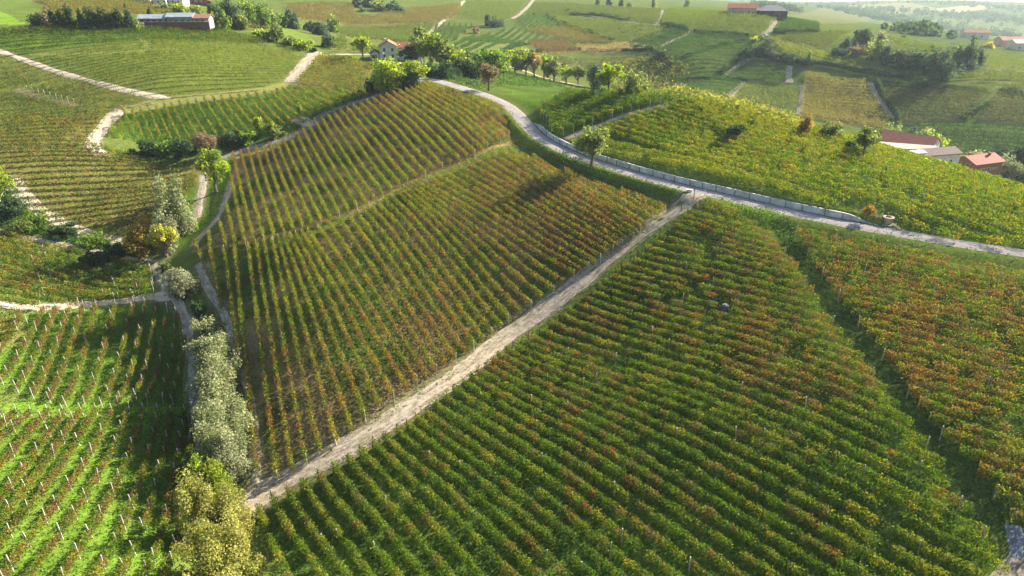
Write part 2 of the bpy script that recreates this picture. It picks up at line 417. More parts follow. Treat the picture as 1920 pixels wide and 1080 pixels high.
def canopy_h(x, y): return base_h(x, y)+1.1      # the traced pixels mark the middle of the leaves, not their foot
def rail_rows(pairs, spacing):
    """parallel rows between two field edges, given as pairs of photo pixels -> [(x,y) start, (x,y) end]"""
    A = hit([a for a, b in pairs], canopy_h)[:, :2]; B = hit([b for a, b in pairs], canopy_h)[:, :2]
    rows = []
    for i in range(len(pairs)-1):
        m = (A[i+1]+B[i+1]-A[i]-B[i])/2; d = (B[i]-A[i]+B[i+1]-A[i+1]); d /= np.linalg.norm(d)
        w = abs(m[0]*d[1]-m[1]*d[0]); n = max(1, int(round(w/spacing)))
        for k in range(n):
            t = k/n; rows.append((A[i]*(1-t)+A[i+1]*t, B[i]*(1-t)+B[i+1]*t))
    rows.append((A[-1], B[-1]))
    return rows, np.vstack([A, B[::-1]])
def poly_rows(poly, d0, d1, spacing, jitter=.0):
    """rows that fill a field outline (photo pixels), running from pixel d0 towards d1"""
    P = hit(poly, canopy_h)[:, :2]; D = hit([d0, d1], canopy_h)[:, :2]; d = D[1]-D[0]; d /= np.linalg.norm(d); nrm = np.array([-d[1], d[0]])
    c = P@nrm; rows = []
    for o in np.arange(c.min()+spacing*.5, c.max(), spacing):
        ts = []
        for i in range(len(P)):
            a, b = P[i-1]@nrm-o, P[i]@nrm-o
            if (a > 0) != (b > 0):
                q = P[i-1]+(P[i]-P[i-1])*a/(a-b); ts.append(q@d)
        ts.sort()
        for t0, t1 in zip(ts[::2], ts[1::2]):
            if t1-t0 > 3: rows.append((nrm*o+d*t0, nrm*o+d*t1))
    return rows, P

ZONES = []          # (outline, rgb, feather) painted as the ground's own cover: grass, soil, stubble
G_BRIGHT = (.072, .148, .012); G_GRASS = (.055, .115, .014); G_DARK = (.03, .065, .012); G_OLIVE = (.13, .13, .035); G_SOIL = (.15, .105, .06); G_DRY = (.27, .22, .10)

# name, rows, style ----------------------------------------------------------------------------------------
F = []
def field(key, rows_poly, sp, ground_col, label=None, group=None, stuff=None, **kw):
    rows, poly = rows_poly
    F.append(dict(key=key, rows=rows, poly=poly, sp=sp, label=label, group=group, stuff=stuff, **kw))
    if ground_col: ZONES.append((poly, ground_col, kw.get('feather', 1.0)))
SP_C = dict(w=W_CENTRAL, n=120, h=1.75, wd=.40, leaf=.19, gap=.03, biggap=.05, h0=.35)
SP_F = dict(w=W_FRONT, redy=84, n=250, h=1.75, wd=.46, leaf=.16, gap=.04, biggap=.10, h0=.3, vary=.2)
SP_R = dict(w=W_RED, n=210, h=1.75, wd=.48, leaf=.175, gap=.05, biggap=.13, h0=.3, vary=.22)
SP_L = dict(w=W_LEFT, n=175, h=1.5, wd=.42, leaf=.18, gap=.04, biggap=.08, h0=.4)
SP_G = dict(w=W_GREEN, n=110, h=2.2, wd=.6, leaf=.25, gap=.02, biggap=.03)
SP_Y = dict(w=W_YELL, n=130, h=1.75, wd=.62, leaf=.23, gap=.08, biggap=.10, vary=.26, patch=18, h0=.25)
SP_O = dict(w=W_OCHRE, n=50, h=1.75, wd=.55, leaf=.33, gap=.03, blend=1)
SP_M = dict(w=W_OLIVE, n=64, h=1.9, wd=.34, leaf=.28, gap=.02, blend=1, vary=.12)

field('upper central', rail_rows([((366,452),(370,467)),((392,436),(395,464)),((412,415),(425,461)),((424,380),(442,458)),((433,330),(460,455)),((437,288),(476,452)),
      ((480,277),(533,437)),((545,260),(620,410)),((600,218),(702,373)),((650,203),(765,338)),((700,186),(830,310)),((760,167),(905,280)),((800,154),(955,245)),((835,165),(950,224)),((880,178),(945,206))], 2.05),
      SP_C, (.105,.088,.036), '{o} vine row from the left in the upper half of the steep central vineyard', 'vine rows in the upper half of the central vineyard', ends=True, crop=(4,.5))
field('lower central', rail_rows([((374,473),(378,488)),((395,470),(416,575)),((420,466),(453,690)),((440,463),(482,880)),((466,460),(520,893)),((510,448),(600,848)),((577,434),(765,727)),
      ((655,406),(835,683)),((742,360),(955,597)),((787,340),(1077,515)),((860,312),(1140,475)),((950,275),(1195,438)),((1000,288),(1210,422)),((1060,312),(1223,410)),((1115,335),(1237,402)),((1165,350),(1250,386))], 1.85),
      SP_C, (.10,.088,.036), '{o} vine row from the left in the lower half of the steep central vineyard', 'vine rows in the lower half of the central vineyard', ends=True, crop=(3,1))
VP = (50, 200)
def vp(a, v=None, u=None):
    k = (a[1]-VP[1])/(a[0]-VP[0]); return (a[0]+(v-a[1])/k, v) if v else (u, a[1]+(u-a[0])*k)
field('front', rail_rows([((1322,380),(1392,402)),((1290,398),(1445,440)),((1265,425),(1487,488)),((1225,455),(1512,525)),((1165,498),(1562,602)),((1108,548),(1660,730)),((1048,592),(1770,872)),((992,632),(1850,1000)),
      ((960,648),(1890,1070)),((910,685),vp((910,685),v=1160)),((868,718),vp((868,718),v=1160)),((798,772),vp((798,772),v=1160)),((742,805),vp((742,805),v=1160)),((697,828),vp((697,828),v=1160)),((652,858),(905,1160)),((568,903),(747,1160)),((509,930),(655,1160)),((484,950),(575,1160))], 1.8),
      SP_F, G_GRASS, '{o} vine row counting from the road in the large front vineyard below the dirt track', 'vine rows in the front vineyard below the dirt track', post=22, crop=(2,2))
field('right front', rail_rows([((1490,432),(1960,524)),((1532,498),(1960,590)),((1582,566),(1960,656)),((1642,642),(1960,727)),((1702,732),(1960,808)),((1765,810),(1960,872)),((1835,882),(1960,926)),((1895,960),(1965,990))], 1.9),
      SP_R, (.05,.10,.014), '{o} vine row below the road in the reddish vineyard at the right edge', 'vine rows in the reddish right vineyard', post=20, crop=(2,2))
field('left upper', rail_rows([((-40,592),(-75,690)),((40,585),(-25,690)),((82,577),(2,712)),((130,575),(60,740)),((180,570),(121,752)),((250,565),(190,755)),((295,566),(247,752)),((332,586),(302,748)),((345,630),(322,750))], 2.5),
      SP_L, G_BRIGHT, '{o} thin vine row from the left in the bright vineyard above the lane', 'thin vine rows above the cross lane of the bright grass vineyard', post=5.2, crop=(0,0))
field('left lower', rail_rows([((-60,775),(-190,860)),((0,772),(-140,880)),((57,770),(-90,900)),((120,768),(-40,985)),((180,767),(-35,1060)),((240,766),(45,1100)),((296,768),(170,1110)),((345,770),(262,1110)),((362,800),(300,1110))], 2.5),
      SP_L, G_BRIGHT, '{o} thin vine row from the left in the bright vineyard below the lane', 'thin vine rows below the cross lane of the bright grass vineyard', post=4.6, crop=(0,0))
field('fan', rail_rows([((213,230),(208,250)),((232,207),(250,255)),((350,188),(392,261)),((430,178),(492,250)),((495,172),(548,231)),((540,163),(612,203)),((575,161),(640,190)),((630,163),(672,182)),((660,168),(686,178))], 2.4),
      dict(SP_G, w=(.6,1.6,1.6,.5,.2,0,.7), n=80, wd=.38, h=1.8), (.075,.16,.012), '{o} vine row from the left in the green vineyard under the curved grass lane', 'vine rows in the green vineyard under the curved grass lane', crop=(1,1))
field('hill top', rail_rows([((1055,172),(1290,190)),((1046,181),(1240,190)),((1030,190),(1200,198)),((1015,199),(1168,209)),((1013,211),(1130,222)),((1024,226),(1095,236)),((1034,243),(1057,250))], 2.4),
      SP_G, G_GRASS, '{o} vine row from the skyline in the green hill top vineyard above the road', 'vine rows in the green hill top vineyard', post=60, crop=(0,0))
field('orange slope', rail_rows([((597,100),(662,109)),((584,116),(700,119)),((568,136),(692,137)),((552,154),(690,158))], 2.8),
      dict(SP_O, n=36), G_OLIVE, stuff='small orange vineyard of level rows below the white house', crop=(0,0))
field('left middle', rail_rows([((-60,420),(280,492)),((-60,455),(287,528)),((-60,485),(288,548)),((-60,518),(215,558)),((-60,550),(75,573))], 2.3),
      dict(SP_M, n=80, leaf=.25, wd=.6, blend=0, w=(1.2,1.8,1.2,.5,.3,.1,.7)), G_GRASS, '{o} vine row from the top in the wedge vineyard between the two left tracks', 'vine rows in the wedge vineyard between the two left tracks', post=22, crop=(0,0))
HILL = rail_rows([((1074,268),(1608,404)),((1092,254),(1690,424)),((1122,240),(1800,444)),((1152,229),(1985,470)),((1180,217),(1985,440)),((1212,207),(1985,415)),((1245,198),(1985,394)),((1262,192),(1985,382)),((1290,190),(1985,372))], 2.7)
field('hill', HILL, SP_Y, (.06,.11,.014), '{o} vine row up from the road wall on the yellow-green hill', 'vine rows on the yellow-green hill above the road wall', crop=(0,0))
field('left dense', rail_rows([((-40,228),(202,214)),((-40,262),(168,264)),((-40,300),(262,296)),((-40,335),(368,304)),((30,348),(372,326)),((75,398),(366,350)),((115,421),(330,385)),((165,442),(300,398)),((228,454),(270,430))], 2.6),
      dict(SP_M, n=48, leaf=.3, w=(1.1,1.3,.75,.45,.35,.12,1.0)), G_OLIVE, stuff='olive brown vineyard with close rows beside the curved gravel bank on the left')
field('far left strip', rail_rows([((-60,112),(25,108)),((-60,150),(125,142)),((-60,178),(255,176)),((-60,195),(300,188)),((-60,224),(215,206))], 3.0),
      dict(SP_M, n=26, w=(1.1,1.7,1.1,.5,.35,.12,.6)), (.085,.115,.025), stuff='mixed green and ochre vineyard under the pale diagonal path')
field('upper left dark', rail_rows([((-40,60),(440,59)),((-40,78),(490,72)),((20,98),(492,76))], 3.1),
      dict(SP_M, w=W_GREEN), G_GRASS, stuff='dark green vineyard in front of the dark tree belt')
field('upper left bright', rail_rows([((50,106),(500,80)),((100,122),(560,98)),((160,142),(566,115)),((225,160),(545,140)),((310,178),(500,162))], 2.9),
      dict(SP_M, n=28, w=(1.0,2.0,1.5,.6,.1,0,.4)), (.09,.13,.02), stuff='large rounded green vineyard above the curved grass lane')
field('small left', poly_rows([(-40,585),(40,582),(45,612),(20,640),(-40,660)], (-40,600), (40,590), 2.2), dict(SP_M, n=70, leaf=.25, blend=0, w=W_YELL), G_OLIVE, stuff='small yellow vineyard corner at the left frame edge')

# far vineyards: outline, direction, spacing, weights, ground colour, label
FAR = [
 ([(60,0),(260,0),(350,25),(430,42),(520,56),(300,34),(230,20),(110,30)], (100,10),(240,12),2.6, W_OCHRE, G_OLIVE, 'ochre vineyard on the rise behind the dark trees at top left'),
 ([(535,6),(660,4),(668,28),(700,30),(720,22),(865,6),(862,22),(845,35),(800,42),(640,44),(545,30)], (560,25),(800,30),3.0, W_OCHRE, (.17,.13,.04), 'wide ochre vineyard under the top edge left of centre'),
 ([(630,50),(815,43),(800,64),(775,78),(700,72),(650,66),(618,90),(640,92),(735,88),(712,100),(660,96)], (640,60),(790,64),3.0, W_OLIVE, G_OLIVE, 'olive vineyard directly behind the white house'),
 ([(822,42),(890,46),(872,60),(845,82),(812,76),(806,66)], (815,78),(838,44),3.2, W_GREEN, G_GRASS, 'green vineyard with upright rows right of the pale path'),
 ([(842,90),(885,68),(960,50),(1000,60),(1032,68),(960,82),(890,104),(860,102)], (845,95),(960,56),4.2, W_GREEN, (.12,.14,.05), 'dark striped vineyard curving behind the white house trees'),
 ([(875,2),(985,2),(975,20),(955,34),(930,40),(860,26)], (880,20),(960,22),3.2, W_OLIVE, G_OLIVE, 'pale olive vineyard at the top centre edge'),
 ([(1000,5),(1060,6),(1240,18),(1235,45),(1180,40),(1130,30),(1080,26),(990,28)], (1000,16),(1200,30),3.2, W_OLIVE, G_OLIVE, 'olive vineyard below the far poplars at the top'),
 ([(985,30),(1060,30),(1140,36),(1258,52),(1180,78),(1060,48),(1020,28)], (1060,36),(1220,52),3.0, W_OLIVE, (.14,.13,.05), 'brownish vineyard across the middle of the far hillside'),
 ([(968,32),(1012,28),(1065,47),(985,50)], (975,46),(1000,30),3.2, W_GREEN, G_GRASS, 'small green striped vineyard left of the brownish far one'),
 ([(988,52),(1070,48),(1160,78),(1100,78),(1060,72),(1030,64)], (1000,56),(1130,74),3.2, W_OCHRE, G_OLIVE, 'ochre vineyard below the small green striped one'),
 ([(985,74),(1060,72),(1088,94),(1015,98)], (985,80),(1080,88),3.0, (1,.8,.4,.2,.3,.3,1.6), (.13,.10,.05), 'dark brown vineyard patch beside the straw coloured one'),
 ([(1075,82),(1170,80),(1230,92),(1100,96)], (1080,88),(1200,90),3.4, (.5,1,1.4,.8,.2,0,1), G_DRY, 'straw coloured vineyard patch in the far hollow'),
 ([(1015,102),(1215,95),(1222,106),(1190,118),(1130,124),(1060,118)], (1030,108),(1200,106),3.2, (.8,1.6,1.3,.5,.1,0,.6), (.15,.15,.05), 'light green vineyard above the hazel grove'),
 ([(1182,84),(1260,54),(1294,62),(1225,92)], (1188,88),(1270,62),2.6, W_GREEN, G_GRASS, 'dark green wedge vineyard between two far paths'),
 ([(1232,92),(1300,62),(1405,70),(1415,98),(1392,108),(1350,140),(1290,143),(1262,125)], (1250,105),(1400,92),2.6, W_GREEN, (.075,.11,.03), 'broad blue-green terraced vineyard left of the lone far tree'),
 ([(1245,20),(1300,14),(1440,18),(1462,34),(1432,64),(1405,66),(1300,58),(1240,48)], (1260,34),(1430,40),2.6, W_OLIVE, (.10,.12,.035), 'smooth green vineyard below the two hill top houses'),
 ([(1258,150),(1290,147),(1400,150),(1362,184),(1300,168)], (1270,156),(1380,160),2.6, W_GREEN, G_GRASS, 'green vineyard right of the hazel grove'),
 ([(1402,110),(1475,112),(1472,152),(1398,148),(1360,140)], (1380,130),(1465,132),2.6, W_GREEN, (.08,.11,.03), 'green vineyard below the lone far tree'),
 ([(1395,155),(1498,160),(1496,196),(1440,196),(1372,186)], (1390,172),(1490,178),2.6, W_OLIVE, (.10,.11,.04), 'olive vineyard above the shrub belt'),
 ([(1510,135),(1620,148),(1668,220),(1660,240),(1500,215)], (1510,175),(1650,185),2.6, W_OCHRE, (.15,.12,.035), 'ochre brown vineyard left of the dark curved hedge path'),
 ([(1645,158),(1750,160),(1868,165),(1820,222),(1740,230),(1685,228),(1660,190)], (1660,190),(1830,200),2.6, (1.4,1.5,.7,.4,.2,.1,1), (.10,.11,.035), 'olive vineyard crossed by the shadow of the big far tree'),
 ([(1882,160),(1960,160),(1960,236),(1830,226)], (1850,200),(1940,205),2.6, (1.4,1.4,.6,.4,.3,.1,1.2), (.10,.10,.04), 'brown green vineyard at the right edge across the valley'),
 ([(1700,236),(1960,240),(1960,290),(1880,280),(1780,275)], (1720,250),(1940,262),2.6, W_GREEN, (.07,.10,.03), 'green valley vineyard behind the farm buildings'),
 ([(1472,34),(1530,40),(1536,58),(1455,62)], (1460,50),(1530,52),2.6, W_GREEN, G_GRASS, 'dark vineyard patch right of the hill top path'),
 ([(1440,68),(1540,62),(1600,60),(1560,82),(1530,88),(1500,80)], (1450,74),(1570,70),2.6, W_OLIVE, G_OLIVE, 'striped vineyard beneath the dark patch on the ridge'),
 ([(1448,72),(1520,88),(1600,116),(1720,144),(1640,140),(1540,116),(1470,100)], (1470,86),(1640,130),2.6, W_YELL, (.14,.14,.03), 'yellow green vineyard on the long spur below the far wood'),
 ([(1660,68),(1700,74),(1790,90),(1740,98),(1690,104)], (1670,84),(1770,92),3.0, W_OLIVE, G_OLIVE, 'vineyard strip behind the far wood'),
 ([(1845,98),(1960,118),(1960,134),(1850,126)], (1850,112),(1950,126),3.2, W_OLIVE, (.20,.17,.09), 'striped vineyard at the right edge beyond the far wood'),
 ([(1790,132),(1960,140),(1960,154),(1850,152),(1770,146)], (1800,142),(1950,148),3.0, W_OLIVE, G_OLIVE, 'flat olive field right of the big far tree'),
]
for q, (poly, d0, d1, s, w, g, lab) in enumerate(FAR):
    tint = {id(W_GREEN): (.042,.092,.022), id(W_OLIVE): (.095,.13,.026), id(W_OCHRE): (.135,.118,.03), id(W_YELL): (.16,.19,.022)}.get(id(w), (.12,.085,.035) if w[0] == 1 else ((.26,.21,.085) if g is G_DRY else (.07,.09,.028)))
    tint = tuple(np.array(tint)*rng.uniform(.82, 1.18)); g = tuple(np.array(g)*.5+np.array(tint)*.35+np.array((.05,.045,.015)))
    field('far', poly_rows(poly, d0, d1, s*1.28), dict(SP_M, w=w, tint=tint, n=30, leaf=.42, plant=1.6, h=2.1, wd=.5, h0=.1), g, stuff=lab, feather=2.0)

NEAR_GROUND = []
def build_fields():
    stuffcount = 0
    for fi, fd in enumerate(F):
        r = np.random.default_rng(100+fi); sp = fd['sp']
        Vs = []; Fs = []; Cs = []; off = 0
        for ri, (a, b) in enumerate(fd['rows']):
            path = drape([a, b], .7 if not fd['stuff'] else 2.0, .05, r)
            if fd['stuff']:
                v, f, c = vines(path, sp, r); Vs.append(v); Fs.append(f+off); Cs.append(c); off += len(v); continue
            base = path[0].copy(); lp = path-base
            # noise is looked up at world position, so pass world path and shift after
            v, f, c = vines(path, sp, r)
            root = empty('vine_row', base); tag(root, fd['label'].format(o=ordinal(ri+1)), 'vine row', fd['group'])
            mesh_obj('vines', v-base, f, LEAF, root, c)
            s = np.concatenate([[0], np.cumsum(np.hypot(*(path[1:, :2]-path[:-1, :2]).T))]); L = s[-1]
            ss = []
            if fd.get('ends'): ss = [(.15, ri % 3 != 0), (L-.15, ri % 2 == 0)]
            if fd.get('post'):
                iv = fd['post']; ss = [(.1, fd['key'] != 'right front' or ri % 3 == 0)] + [(q+r.normal(0, .4), r.random() < (.6 if fd['key'] == 'front' else .85)) for q in np.arange(iv*r.uniform(.4, 1), L-1, iv)] + [(L-.1, fd['key'] != 'front' or ri % 4 == 0)]
            for q, keep in ss:
                if not keep: continue
                q = min(max(q, 0), L)
                po = bpy.data.objects.new('post', post_mesh(fd['key'] == 'front' and q < 1)); COL.objects.link(po); po.parent = root
                po.location = [np.interp(q, s, lp[:, k]) for k in range(3)]
                po.location.z += r.uniform(-.3, 0) + (.3 if fd['key'].startswith('left ') else 0)
                po.rotation_euler = (r.normal(0, .05), r.normal(0, .05), r.uniform(0, 3)); 
        if fd['stuff']:
            V = np.vstack(Vs); c0 = V.mean(0)
            o = mesh_obj('vineyard', V-c0, np.vstack(Fs), LEAF, None, np.vstack(Cs), c0)
            tag(o, fd['stuff'], 'vineyard', None, 'stuff')
# ------------------------------------------------------------------ paths
PATHS = [
 # pixels, width m, material key, name
 ([(462,950),(480,934),(510,914),(560,884),(620,855),(680,823),(705,805),(760,770),(805,740),(850,712),(882,688),(942,632),(985,606),(1060,549),(1125,495),(1185,444),(1240,408),(1285,380),(1322,362)],4.3,'dirt','dirt_track'),
 ([(405,300),(428,291),(480,275),(545,258),(575,241),(590,228),(600,215),(650,197),(700,181),(760,162),(800,147)],2.8,'grey','field_track'),
 ([(556,222),(575,229),(592,234)],4.2,'pale','gravel_pad'),
 ([(434,338),(424,372),(412,402),(400,418),(378,440),(360,462)],1.7,'gravel','gully_path'),
 ([(388,296),(382,325),(380,352),(374,385),(368,410)],2.2,'gravel','gully_path'),
 ([(372,495),(384,530),(398,552),(416,580),(430,612),(440,655),(458,705),(470,745),(478,800),(478,850),(482,900),(478,935)],1.5,'gravel','willow_path'),
 ([(292,492),(303,520),(318,545),(338,575),(352,605),(358,640),(362,680),(364,720),(370,760),(376,800),(380,840)],2.3,'gravel','gully_track'),
 ([(-40,425),(0,433),(60,447),(130,461),(200,474),(262,488),(292,491),(318,480)],1.9,'gravel','gully_track'),
 ([(-60,566),(0,571),(45,575),(80,577),(150,571),(230,563),(290,553),(325,556)],2.6,'pale','gravel_lane'),
 ([(20,338),(36,358),(60,383),(90,405),(130,427),(180,444),(235,452),(262,450)],3.8,'pale','gravel_bank'),
 ([(226,207),(208,220),(195,236),(184,250),(173,264),(176,276),(190,290)],3.6,'pale','gravel_bank'),
 ([(-60,78),(0,98),(30,107),(60,118),(130,141),(200,163),(260,176),(322,187)],2.4,'pale','gravel_bank'),
 ([(232,207),(270,199),(322,189),(380,183),(430,177),(500,168),(548,156)],4.0,'drygrass','grass_lane'),
 ([(592,97),(580,110),(563,130),(545,154)],4.6,'gravel','gravel_bank'),
 ([(600,103),(650,102),(705,103)],2.2,'pale','house_drive'),
 ([(1056,266),(1100,245),(1140,228),(1180,213),(1240,199)],1.6,'gravel','hill_path'),
 ([(1238,200),(1250,203)],3.2,'pale','gravel_pad'),
 ([(955,125),(985,133),(1020,147),(1060,155),(1095,163)],2.6,'pink','hill_lane'),
 ([(802,64),(818,50),(832,40),(845,27),(860,14),(870,2)],3.6,'pale','far_lane'),
 ([(1000,0),(990,14),(975,28),(960,36)],3.6,'gravel','far_lane'),
 ([(1242,20),(1236,32),(1230,46)],3.4,'gravel','far_lane'),
 ([(1468,32),(1450,52),(1435,64),(1414,76)],3.6,'gravel','far_lane'),
 ([(1070,27),(1130,33),(1180,42),(1230,47),(1275,53),(1296,60),(1262,76),(1228,94),(1180,82),(1130,78)],3,'gravel','far_lane'),
 ([(1480,124),(1478,140),(1480,156)],3,'gravel','far_lane'),
 ([(1505,160),(1503,180),(1504,196),(1496,216)],2.6,'gravel','far_lane'),
 ([(1632,156),(1640,172),(1652,192),(1668,214),(1676,222)],3.0,'gravel','far_lane'),
 ([(1872,162),(1850,184),(1822,220)],3.4,'grass','far_lane'),
 ([(1395,152),(1380,168),(1364,186)],3,'gravel','far_lane'),
 ([(1015,98),(1090,95),(1180,92),(1228,93)],2.0,'pale','far_lane'),
 ([(1360,140),(1380,124),(1412,106)],2.5,'gravel','far_lane'),
 ([(1390,108),(1470,112),(1560,126),(1650,146),(1720,147),(1960,158)],2.2,'grass','far_lane'),
 ([(1868,1110),(1896,1068),(1930,1044),(1975,1020)],2.2,'dirt','corner_track'),
 ([(1898,985),(1906,1005),(1910,1030),(1906,1048)],1.3,'slate','gravel_heap'),
 ([(1700,441),(1750,451),(1820,462),(1900,472)],2.4,'pale','road_verge'),
 ([(1650,408),(1680,421),(1700,432)],2.2,'gravel','road_verge'),
 ([(1745,312),(1800,320),(1860,338),(1930,352)],4.5,'pale','farm_yard'),
]
PM = dict(dirt=track_material('dirt_track', (.48,.41,.315), (.21,.17,.12), (.16,.15,.05)), grey=track_material('grey_gravel', (.33,.30,.26), (.17,.15,.12), (.07,.09,.025)),
          pale=track_material('pale_gravel', (.50,.43,.33), (.38,.32,.24), None), gravel=track_material('tan_gravel', (.48,.41,.32), (.25,.21,.15), (.13,.14,.04)),
          pink=track_material('pink_gravel', (.6,.48,.40), (.42,.33,.26), None), grass=track_material('grassy_lane', (.16,.20,.05), (.09,.13,.03), (.30,.26,.15)),
          drygrass=track_material('dry_grass_lane', (.24,.24,.07), (.15,.17,.045), (.32,.27,.14)), slate=track_material('slate_gravel', (.26,.27,.29), (.13,.14,.155), None), road=track_material('worn_asphalt', (.40,.355,.33), (.27,.245,.23), None))
def strip(name, line, width, material, lift=.05, ragged=.18, r=rng, label=None):
    P = densify(line, .9); n = len(P)
    t = np.gradient(P[:, :2], axis=0); t /= np.linalg.norm(t, axis=1, keepdims=True)+1e-9; nr = np.stack([-t[:, 1], t[:, 0]], 1)
    w = width*.5*(1+ragged*(vnoise(P[:, 0], P[:, 1], 3.3, 61)-.5)*2)
    K = 5; V = []; UV = []
    s = np.concatenate([[0], np.cumsum(np.hypot(*(P[1:, :2]-P[:-1, :2]).T))])
    for k in range(K):
        u = k/(K-1)*2-1; off = u*w + r.normal(0, .12*width*ragged, n)*(abs(u) == 1)
        q = P[:, :2]+nr*off[:, None]; z = ground(q[:, 0], q[:, 1])+lift*(1 if abs(u) < 1 else -.3)+np.clip(np.hypot(q[:, 0], q[:, 1])-200, 0, 400)*.0009
        V.append(np.column_stack([q, z])); UV.append(np.stack([np.full(n, u*.5+.5)*width/4, s], 1))
    V = np.stack(V, 1).reshape(-1, 3); UV = np.stack(UV, 1).reshape(-1, 2)
    i = np.arange(n-1)[:, None]*K+np.arange(K-1)[None]; i = i.ravel()
    fc = np.stack([i, i+K, i+K+1, i+1], 1)[:, ::-1].copy()
    c = V.mean(0); o = mesh_obj(name, V-c, fc, material, loc=c)
    uvl = o.data.uv_layers.new(name='UVMap'); li = np.empty(len(o.data.loops), np.int32); o.data.loops.foreach_get('vertex_index', li)
    uvl.data.foreach_set('uv', UV[li].astype(np.float32).ravel()); o['kind'] = 'structure'
    if label: o['label'] = label
    return o
PATH_W = []
def build_paths():
    for i, (px, w, mk, nm) in enumerate(PATHS):
        line = smooth_line(hit(px)[:, :2], 2); PATH_W.append((line, w))
        strip(nm, line, w, PM[mk], lift=.05+.004*(i % 7), ragged=.22 if w > 3 else .35)
    strip('road', ROAD, ROAD_W, PM['road'], lift=.085, ragged=.05)

# ------------------------------------------------------------------ terrain sheet
def build_terrain():
    az = np.concatenate([np.linspace(-178, -80, 24)[:-1], np.linspace(-80, -41, 30)[:-1], np.linspace(-41, 41, 560), np.linspace(41, 80, 30)[1:], np.linspace(80, 178, 24)[1:], [182]])
    rr = np.concatenate([np.linspace(2, 34, 12)[:-1], np.exp(np.linspace(math.log(34), math.log(330), 560))[:-1], np.exp(np.linspace(math.log(330), math.log(3400), 210))])
    A, R = np.meshgrid(np.radians(az), rr, indexing='ij')
    x = (R*np.sin(A)).ravel(); y = (R*np.cos(A)).ravel(); z = ground(x, y)
    na, nr = len(az), len(rr)
    # zone colours
    base = np.array(G_GRASS)*np.array([1.15, 1.05, 1.2]); C = np.tile(base, (len(x), 1))
    t = fbm(x, y, 60, 51)[:, None]; C = C*(1-.5*t)+np.array(G_OLIVE)*(.5*t)
    def paint(P, c, only=None):
        P = np.asarray(P)[:, :2]; lo, hi = P.min(0), P.max(0)
        m = np.where((x > lo[0]) & (x < hi[0]) & (y > lo[1]) & (y < hi[1]))[0]
        k = m[in_poly(x[m], y[m], P)]; C[k] = c
        return k
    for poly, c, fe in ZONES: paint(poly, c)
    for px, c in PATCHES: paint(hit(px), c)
    # mottled soil in the central vineyard, drier towards the lower left
    for fd in F[:2]:
        P = fd['poly'][:, :2]; lo, hi = P.min(0), P.max(0)
        m = np.where((x > lo[0]) & (x < hi[0]) & (y > lo[1]) & (y < hi[1]))[0]; k = m[in_poly(x[m], y[m], P)]
        q = np.clip((fbm(x[k], y[k], 7, 71)-.38)*4, 0, 1)[:, None]; dry = sstep(-18, -52, x[k])[:, None]
        C[k] = np.array((.06,.10,.016))*(1-q)+(np.array((.15,.11,.055))*(1-dry)+np.array((.30,.225,.10))*dry)*q
    # dry grass lane between the two central blocks
    for line, w, c in LANES:
        L = smooth_line(hit(line)[:, :2], 2); lo, hi = L.min(0)-w, L.max(0)+w
        m = np.where((x > lo[0]) & (x < hi[0]) & (y > lo[1]) & (y < hi[1]))[0]
        d, s = line_dist(x[m], y[m], L); k = m[d < w*.5*(.8+.4*vnoise(x[m], y[m], 2.5, 3))]; C[k] = c
    for line, w in PATH_W[:16]:      # trampled verge beside the tracks
        L = line; lo, hi = L.min(0)-w, L.max(0)+w
        m = np.where((x > lo[0]) & (x < hi[0]) & (y > lo[1]) & (y < hi[1]))[0]
        d, s = line_dist(x[m], y[m], L); k = m[d < w*.5+.55+(1.3*vnoise(x[m], y[m], 4, 8)*(s > 0) if w == 4.3 else 0)]; C[k] = C[k]*.4+np.array((.19,.16,.10))*.6
    idx = np.arange(na*nr).reshape(na, nr)
    f = np.stack([idx[:-1, :-1].ravel(), idx[:-1, 1:].ravel(), idx[1:, 1:].ravel(), idx[1:, :-1].ravel()], 1)
    o = mesh_obj('ground', np.column_stack([x, y, z]), f, GROUND)
    a = o.data.attributes.new('col', 'FLOAT_COLOR', 'POINT'); c4 = np.ones((len(x), 4), np.float32); c4[:, :3] = C; a.data.foreach_set('color', c4.ravel())
    o.data.polygons.foreach_set('use_smooth', np.ones(len(f), bool)); o['kind'] = 'structure'
    return o
